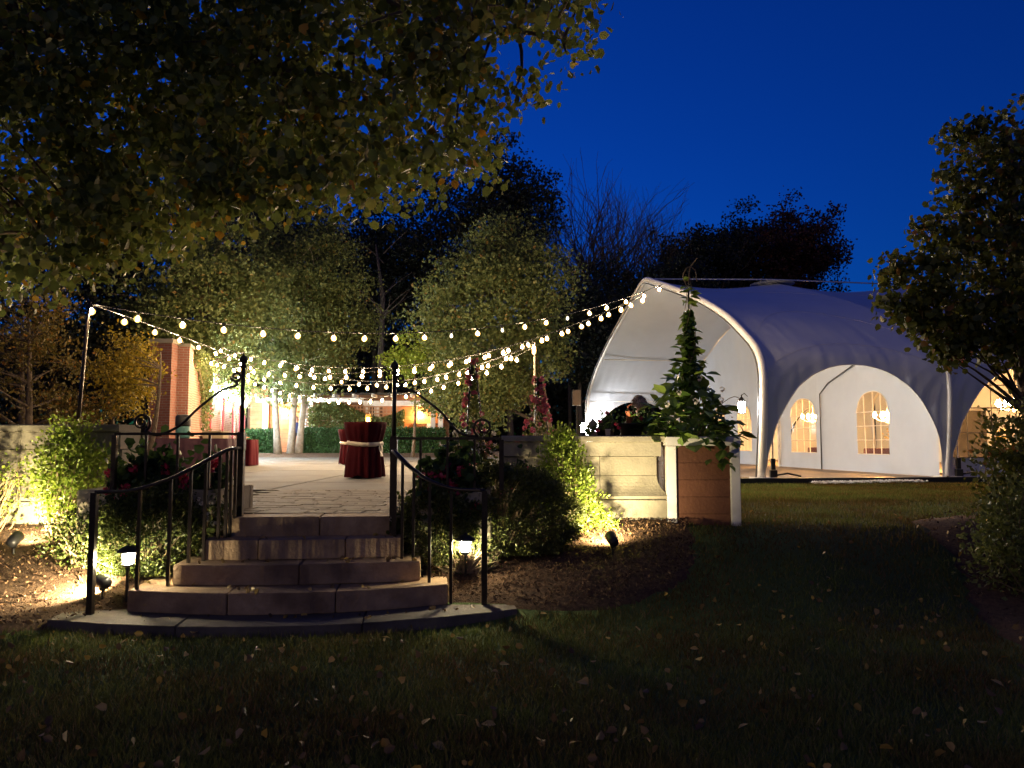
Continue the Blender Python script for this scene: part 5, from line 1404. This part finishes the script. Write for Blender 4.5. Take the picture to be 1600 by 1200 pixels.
def bare_tree(label, px, topy, d):
    b = P(px, 600, d); top = P(px, topy, d).z; b.z = ground(b.x, d); H = top - b.z
    t = thing('bare_tree', label, 'tree', b, 'leafless trees at dusk')
    tr_ = MB(); br = MB()
    def grow(p, dr, L, r_, lv, mbx):
        e = p + dr*L; m_ = p.lerp(e, .5) + Vector(rng.normal(size=3))*L*.05
        mbx.tube([p, m_, e], [r_*1.7, r_*1.5, r_*1.25], 5 if lv < 2 else 3, False)
        if lv >= 6: return
        for k in range(3 if lv in (1, 2) else 2):
            nd = (dr + Vector((rng.normal()*.42, rng.normal()*.42, rng.uniform(-.02,.28)))).normalized()
            grow(e if k == 0 else p.lerp(e, rng.uniform(.5,1)), nd, L*rng.uniform(.62,.85), r_*.62, lv+1, br)
    tr_.tube([(0,0,-.2),(0,0,H*.3)], [.2,.15], 7); 
    for k in range(4): grow(Vector((0,0,H*.29)), Vector((rng.normal()*.25, rng.normal()*.2, 1)).normalized(), H*.26, .10, 1, br)
    tr_.build('trunk', m_bark, t, True); br.build('branches', m_bark, t)
for lb, px, ty in (('leafless tree left of the others against the sky', 890, 312), ('tallest leafless tree in the bare group', 925, 300), ('leafless tree in the middle of the bare group', 955, 315),
                   ('leafless tree right in the bare group', 990, 338), ('small leafless tree nearest the tent peak', 1020, 362), ('thin leafless tree behind the dark rounded clump', 1075, 352)):
    bare_tree(lb, px, ty, 68 + rng.uniform(-3, 3))
o_ = thing('slim_trunk_tree', 'slender bare trunk standing in the dark gap between crowns', 'tree', (X(596,48), 48, .5))
MB().tube([(0,0,0),(-.1,0,6),(.0,0,10),(-.5,0,13.5)], [.25,.2,.15,.05], 8).build('trunk', m_bark, o_, True)
mb = MB()
for k in range(16): z = rng.uniform(8, 13); a = rng.uniform(0,6.28); mb.tube(limb_pts((0,0,z), (2*math.cos(a), 1.5*math.sin(a), z+1.6), .1, 4, .1), [.05,.04,.03,.02,.01], 4, False)
mb.build('branches', m_bark, o_)

# ================================================================== RIGHT TREE AND SHRUB
b = Vector((6.35, 9.4, ground(6.35, 9.4))); MT = thing('maple_tree', 'green maple overhanging the lawn at the right edge', 'tree', b)
cls = []
def cl_at(px, py, d, r, n):
    c = np.array(P(px, py, d)) - np.array(b); u = rng.normal(size=(n,3)); u /= np.linalg.norm(u, axis=1)[:,None]
    cls.append(c + u*(rng.random(n)**.5)[:,None]*r)
for a in ((1500,215,9.6,.22,14), (1545,235,9.4,.5,50), (1600,250,9.4,.6,60), (1510,300,9.3,.35,36), (1570,330,9.3,.6,80), (1480,370,9.2,.38,46), (1540,420,9.1,.6,90), (1440,360,9.0,.10,5), (1475,280,9.3,.12,6),
          (1400,425,8.9,.22,22), (1450,440,8.9,.40,56), (1395,480,8.9,.20,18), (1440,500,8.9,.32,40), (1510,500,8.9,.5,80), (1580,520,8.9,.5,80), (1490,540,8.8,.25,34), (1620,440,9.2,.8,110), (1680,330,9.6,1.0,120), (1700,520,9.4,.9,90), (1650,200,9.8,.7,60)):
    cl_at(*a)
cl = np.concatenate(cls)
MB().tube([Vector(p) for p in ((0,0,-.1),(.05,0,1.2),(-.1,0,2.4),(-.15,-.1,3.6),(-.1,0,4.8))], [.17,.14,.11,.07,.03], 9).build('trunk', m_bark, MT, True)
mb = MB()
for k in rng.choice(len(cl), 60, replace=False):
    q = Vector(cl[k]); z0 = max(1.2, min(4.2, q.z-.6)); mb.tube(limb_pts((-.1,0,z0), q, .08, 5, .1), [.035,.028,.02,.014,.009,.004], 4, False)
mb.build('branches', m_bark, MT, True)
m_l_map = leafM('maple_leaves', [(0, (.04,.055,.012)), (.5, (.085,.10,.02)), (.9, (.14,.14,.025)), (1, (.22,.10,.03))])
leaf_mesh('crown', leaves_around(cl, 11, .085), .085, m_l_map, MT, droop=.35, aspect=.8, hexa=True)
leaf_mesh('red_leaves', np.array(P(1498,556,8.8)) - np.array(b) + rng.normal(size=(24,3))*.07, .08, leafM('red_maple', [(0,(.25,.03,.02)),(1,(.4,.08,.03))]), MT, droop=.35, aspect=.8)
shrub('edge_shrub', 'tall leafy shrub at the right edge below the maple', None, (5.15, 7.6, gz(5.15,7.6)), (5.2, 7.6, 1.1), (.58, .5, .82), 330, 20, .09, .062, m_l_map, 60, shell=.3)
shrub('edge_shrub', 'dark bush low on the right mulch bed', None, (4.6, 6.85, gz(4.6,6.85)), (4.62, 6.9, .62), (.5, .45, .52), 260, 18, .09, .055, m_l_boxd, 40, shell=.3)
t = thing('shrub_sprig', 'leafy sprig reaching left in front of the lit side window', 'shrub', (4.95, 7.9, gz(4.95, 7.9)))
e = P(1532, 655, 7.9) - Vector(t.location); mb = MB().tube(bez([(0,0,0),(0,0,.9),(-.05,0,1.3),tuple(e)], 14), [.012-.0006*k for k in range(15)], 5); mb.build('stem', m_twig, t, True)
leaf_mesh('foliage', np.concatenate([np.array(e)*(1) + np.array([x_, 0, x_*-.12]) + rng.normal(size=(9,3))*.03 for x_ in np.linspace(0,.5,8)]), .06, m_l_map, t)

# ================================================================== OVERHANGING TREE
b = Vector((-8.2, 6.2, 0)); OT = thing('linden_tree', 'big broad leaved tree overhanging the upper left of the terrace', 'tree', (b.x, b.y, ground(b.x, b.y))); OB = np.array(OT.location)
EDGE = [(-250,470), (0,440), (60,442), (130,415), (200,405), (260,375), (330,368), (375,345), (410,312), (470,300), (540,308), (600,303), (690,310), (740,270), (775,230), (800,210), (815,165), (860,135), (870,95), (945,62), (950,52), (900,45), (850,30), (930,8), (930,-80), (700,-200), (-250,-200)]
cl = []; 
while len(cl) < 1120:
    px, py = rng.uniform(-250, 950), rng.uniform(-200, 470)
    if not in_poly(px, py, EDGE): continue
    if px > 520 and py < 330 and noise.noise(Vector((px*.016, py*.022, 1.7))) > .16: continue
    if px < 300 and 20 < py < 220 and noise.noise(Vector((px*.02, py*.02, 8.7))) > .24: continue
    d = rng.uniform(5.6, 9.4) - .0012*max(0, px)
    cl.append(np.array(P(px, py, d)) - OB)
for k in range(160): cl.append(np.array((rng.uniform(-11,-6.5), rng.uniform(3,9), rng.uniform(3.4,8))) - OB)
cl = np.array(cl)
main = [(0,0,-.2),(.1,0,1.6),(.25,.1,3.0),(.3,.2,4.4),(.4,.3,6.0),(.5,.3,7.6)]
MB().tube([Vector(p) for p in main], [.36,.28,.24,.2,.14,.05], 12).build('trunk', m_bark, OT, True)
mb = MB(); tips = []
for pxs in ([(-100,150,7.2),(60,62,7.1),(180,55,7.0),(300,75,6.9),(420,110,6.8)], [(-60,300,7.6),(120,230,7.6),(280,200,7.6),(480,150,7.5),(600,120,7.4)], [(-60,330,8),(100,300,8),(300,260,8.2),(500,225,8.3),(700,240,8.3)],
            [(-50,60,6.8),(200,0,6.8),(450,-30,6.8),(700,30,6.8),(880,60,6.8)], [(-60,380,7),(60,360,7),(200,350,7),(330,340,7)]):
    pts = [Vector((.3,.2,3.6 + .4*rng.random()))] + [P(*q) - Vector(OB) for q in pxs]
    pts = bez(pts, 24); mb.tube(pts, [.095*(1-.85*k/24) for k in range(25)], 7, False); tips += pts[6:]
for k in rng.choice(len(cl), 420, replace=False):
    q = Vector(cl[k]); s_ = min(tips, key=lambda p: (p-q).length); 
    if (s_-q).length < 2.2: mb.tube(limb_pts(s_, q, .08, 4, .05), [.02,.017,.013,.009,.004], 4, False)
mb.build('branches', m_bark, OT, True)
lf = leaves_around(cl, 46, .15, .8)
crown = leaf_mesh('crown', lf, .078, m_l_over, OT, droop=.45, aspect=.85, fold=.15, hexa=True); crown['kind'] = 'stuff'
ol = leaf_shape('leaf', m_oleaf, .95)
vis = []
for k in range(4000):
    c = lf[int(rng.integers(len(lf)))]; w = Vector(c + OB); v = w - Vector((0,0,CAMH)); cy = v.y*math.cos(PITCH)+v.z*math.sin(PITCH); px = 800+F*v.x/cy; py = 600-F*(v.z*math.cos(PITCH)-v.y*math.sin(PITCH))/cy
    if 0 < px < 960 and 0 < py < 450: vis.append((v.length, c))
vis.sort(key=lambda q: q[0])
for _, c in vis[:300]:
    q = Vector((rng.normal(), rng.normal(), -.9)).to_track_quat('Y', 'Z').to_euler()
    p = Vector(c) + Vector(rng.uniform(-.05,.05,3))
    inst('leaf', ol, OT, p, q, rng.uniform(.065, .09))

# ================================================================== FALLEN LEAVES
n = 1500; yy = 3.4 + 6*rng.random(n)**1.3; xx = rng.uniform(-1,1,n)*(yy*.68)
ok = ~((np.abs((xx+1.78)/1.95) < 1) & (yy > 6.0 + .1*(xx+1.75) + .42*((xx+1.78)/1.93)**2 - .1)); ok &= ~((xx < 1.7) & (yy > 8.3)); xx, yy = xx[ok], yy[ok]
keep = rng.random(len(xx)) < np.where(xx < -3, .9, .35); xx, yy = xx[keep], yy[keep]
extra = []
for k in range(70):
    q = ST_M @ Vector((rng.uniform(-1.7, 1.7), rng.uniform(.2, 1.2), 0)); extra.append((q.x, q.y, zst(q.x, q.y) + .012))
o = leaf_mesh('leaf_litter', extra + [(a, c, ground(a, c)+.05+rng.uniform(0,.02)) for a, c in zip(xx, yy)], .05, m_fallen, None, droop=0, aspect=.75, fold=.4, kind='stuff', hexa=True); tag(o, 'small brown leaf litter scattered over lawn and mulch', 'leaf litter')
fm = leaf_shape('fallen_leaf', M('yellow_leaf', (.42,.25,.04), (.52,.34,.08), rough=.6), .8)
spots = [(408,1028),(610,1008),(576,982),(855,967),(952,1010),(1078,1024),(1092,918),(1320,942),(1123,985),(730,1134),(775,1148),(675,1178),(560,1166),(1095,1115),(910,1176),(1575,1038),(1548,1074),(1250,1068),(920,1082),(780,1050),(300,1000),(250,1036),(1040,1056),(480,957),(660,1148),(840,1172),(1170,1146),(1275,925),(1150,955),(1085,1000)]
for px, py in spots:
    d = 6.0
    for it in range(12):
        p = P(px, py, d); gzz = ground(p.x, d); d = max(3.3, min(9, (CAMH-gzz)/max(.01, (CAMH-p.z))*d))
    p = P(px, py, d); o = bpy.data.objects.new('fallen_leaf', fm); COL.objects.link(o)
    zg = ground(p.x, d); o.location = (p.x, d, zg + .05 if not (abs((p.x+1.78)/1.95) < 1 and d > 6.0) else .1)
    o.rotation_euler = (rng.uniform(-.4,.4), rng.uniform(-.4,.4), rng.uniform(0,6.28)); s_ = rng.uniform(.05,.085); o.scale = (s_,s_,s_)
    tag(o, 'single curled yellow leaf lying on the dark lawn', 'leaf', 'fallen yellow leaves on the lawn')
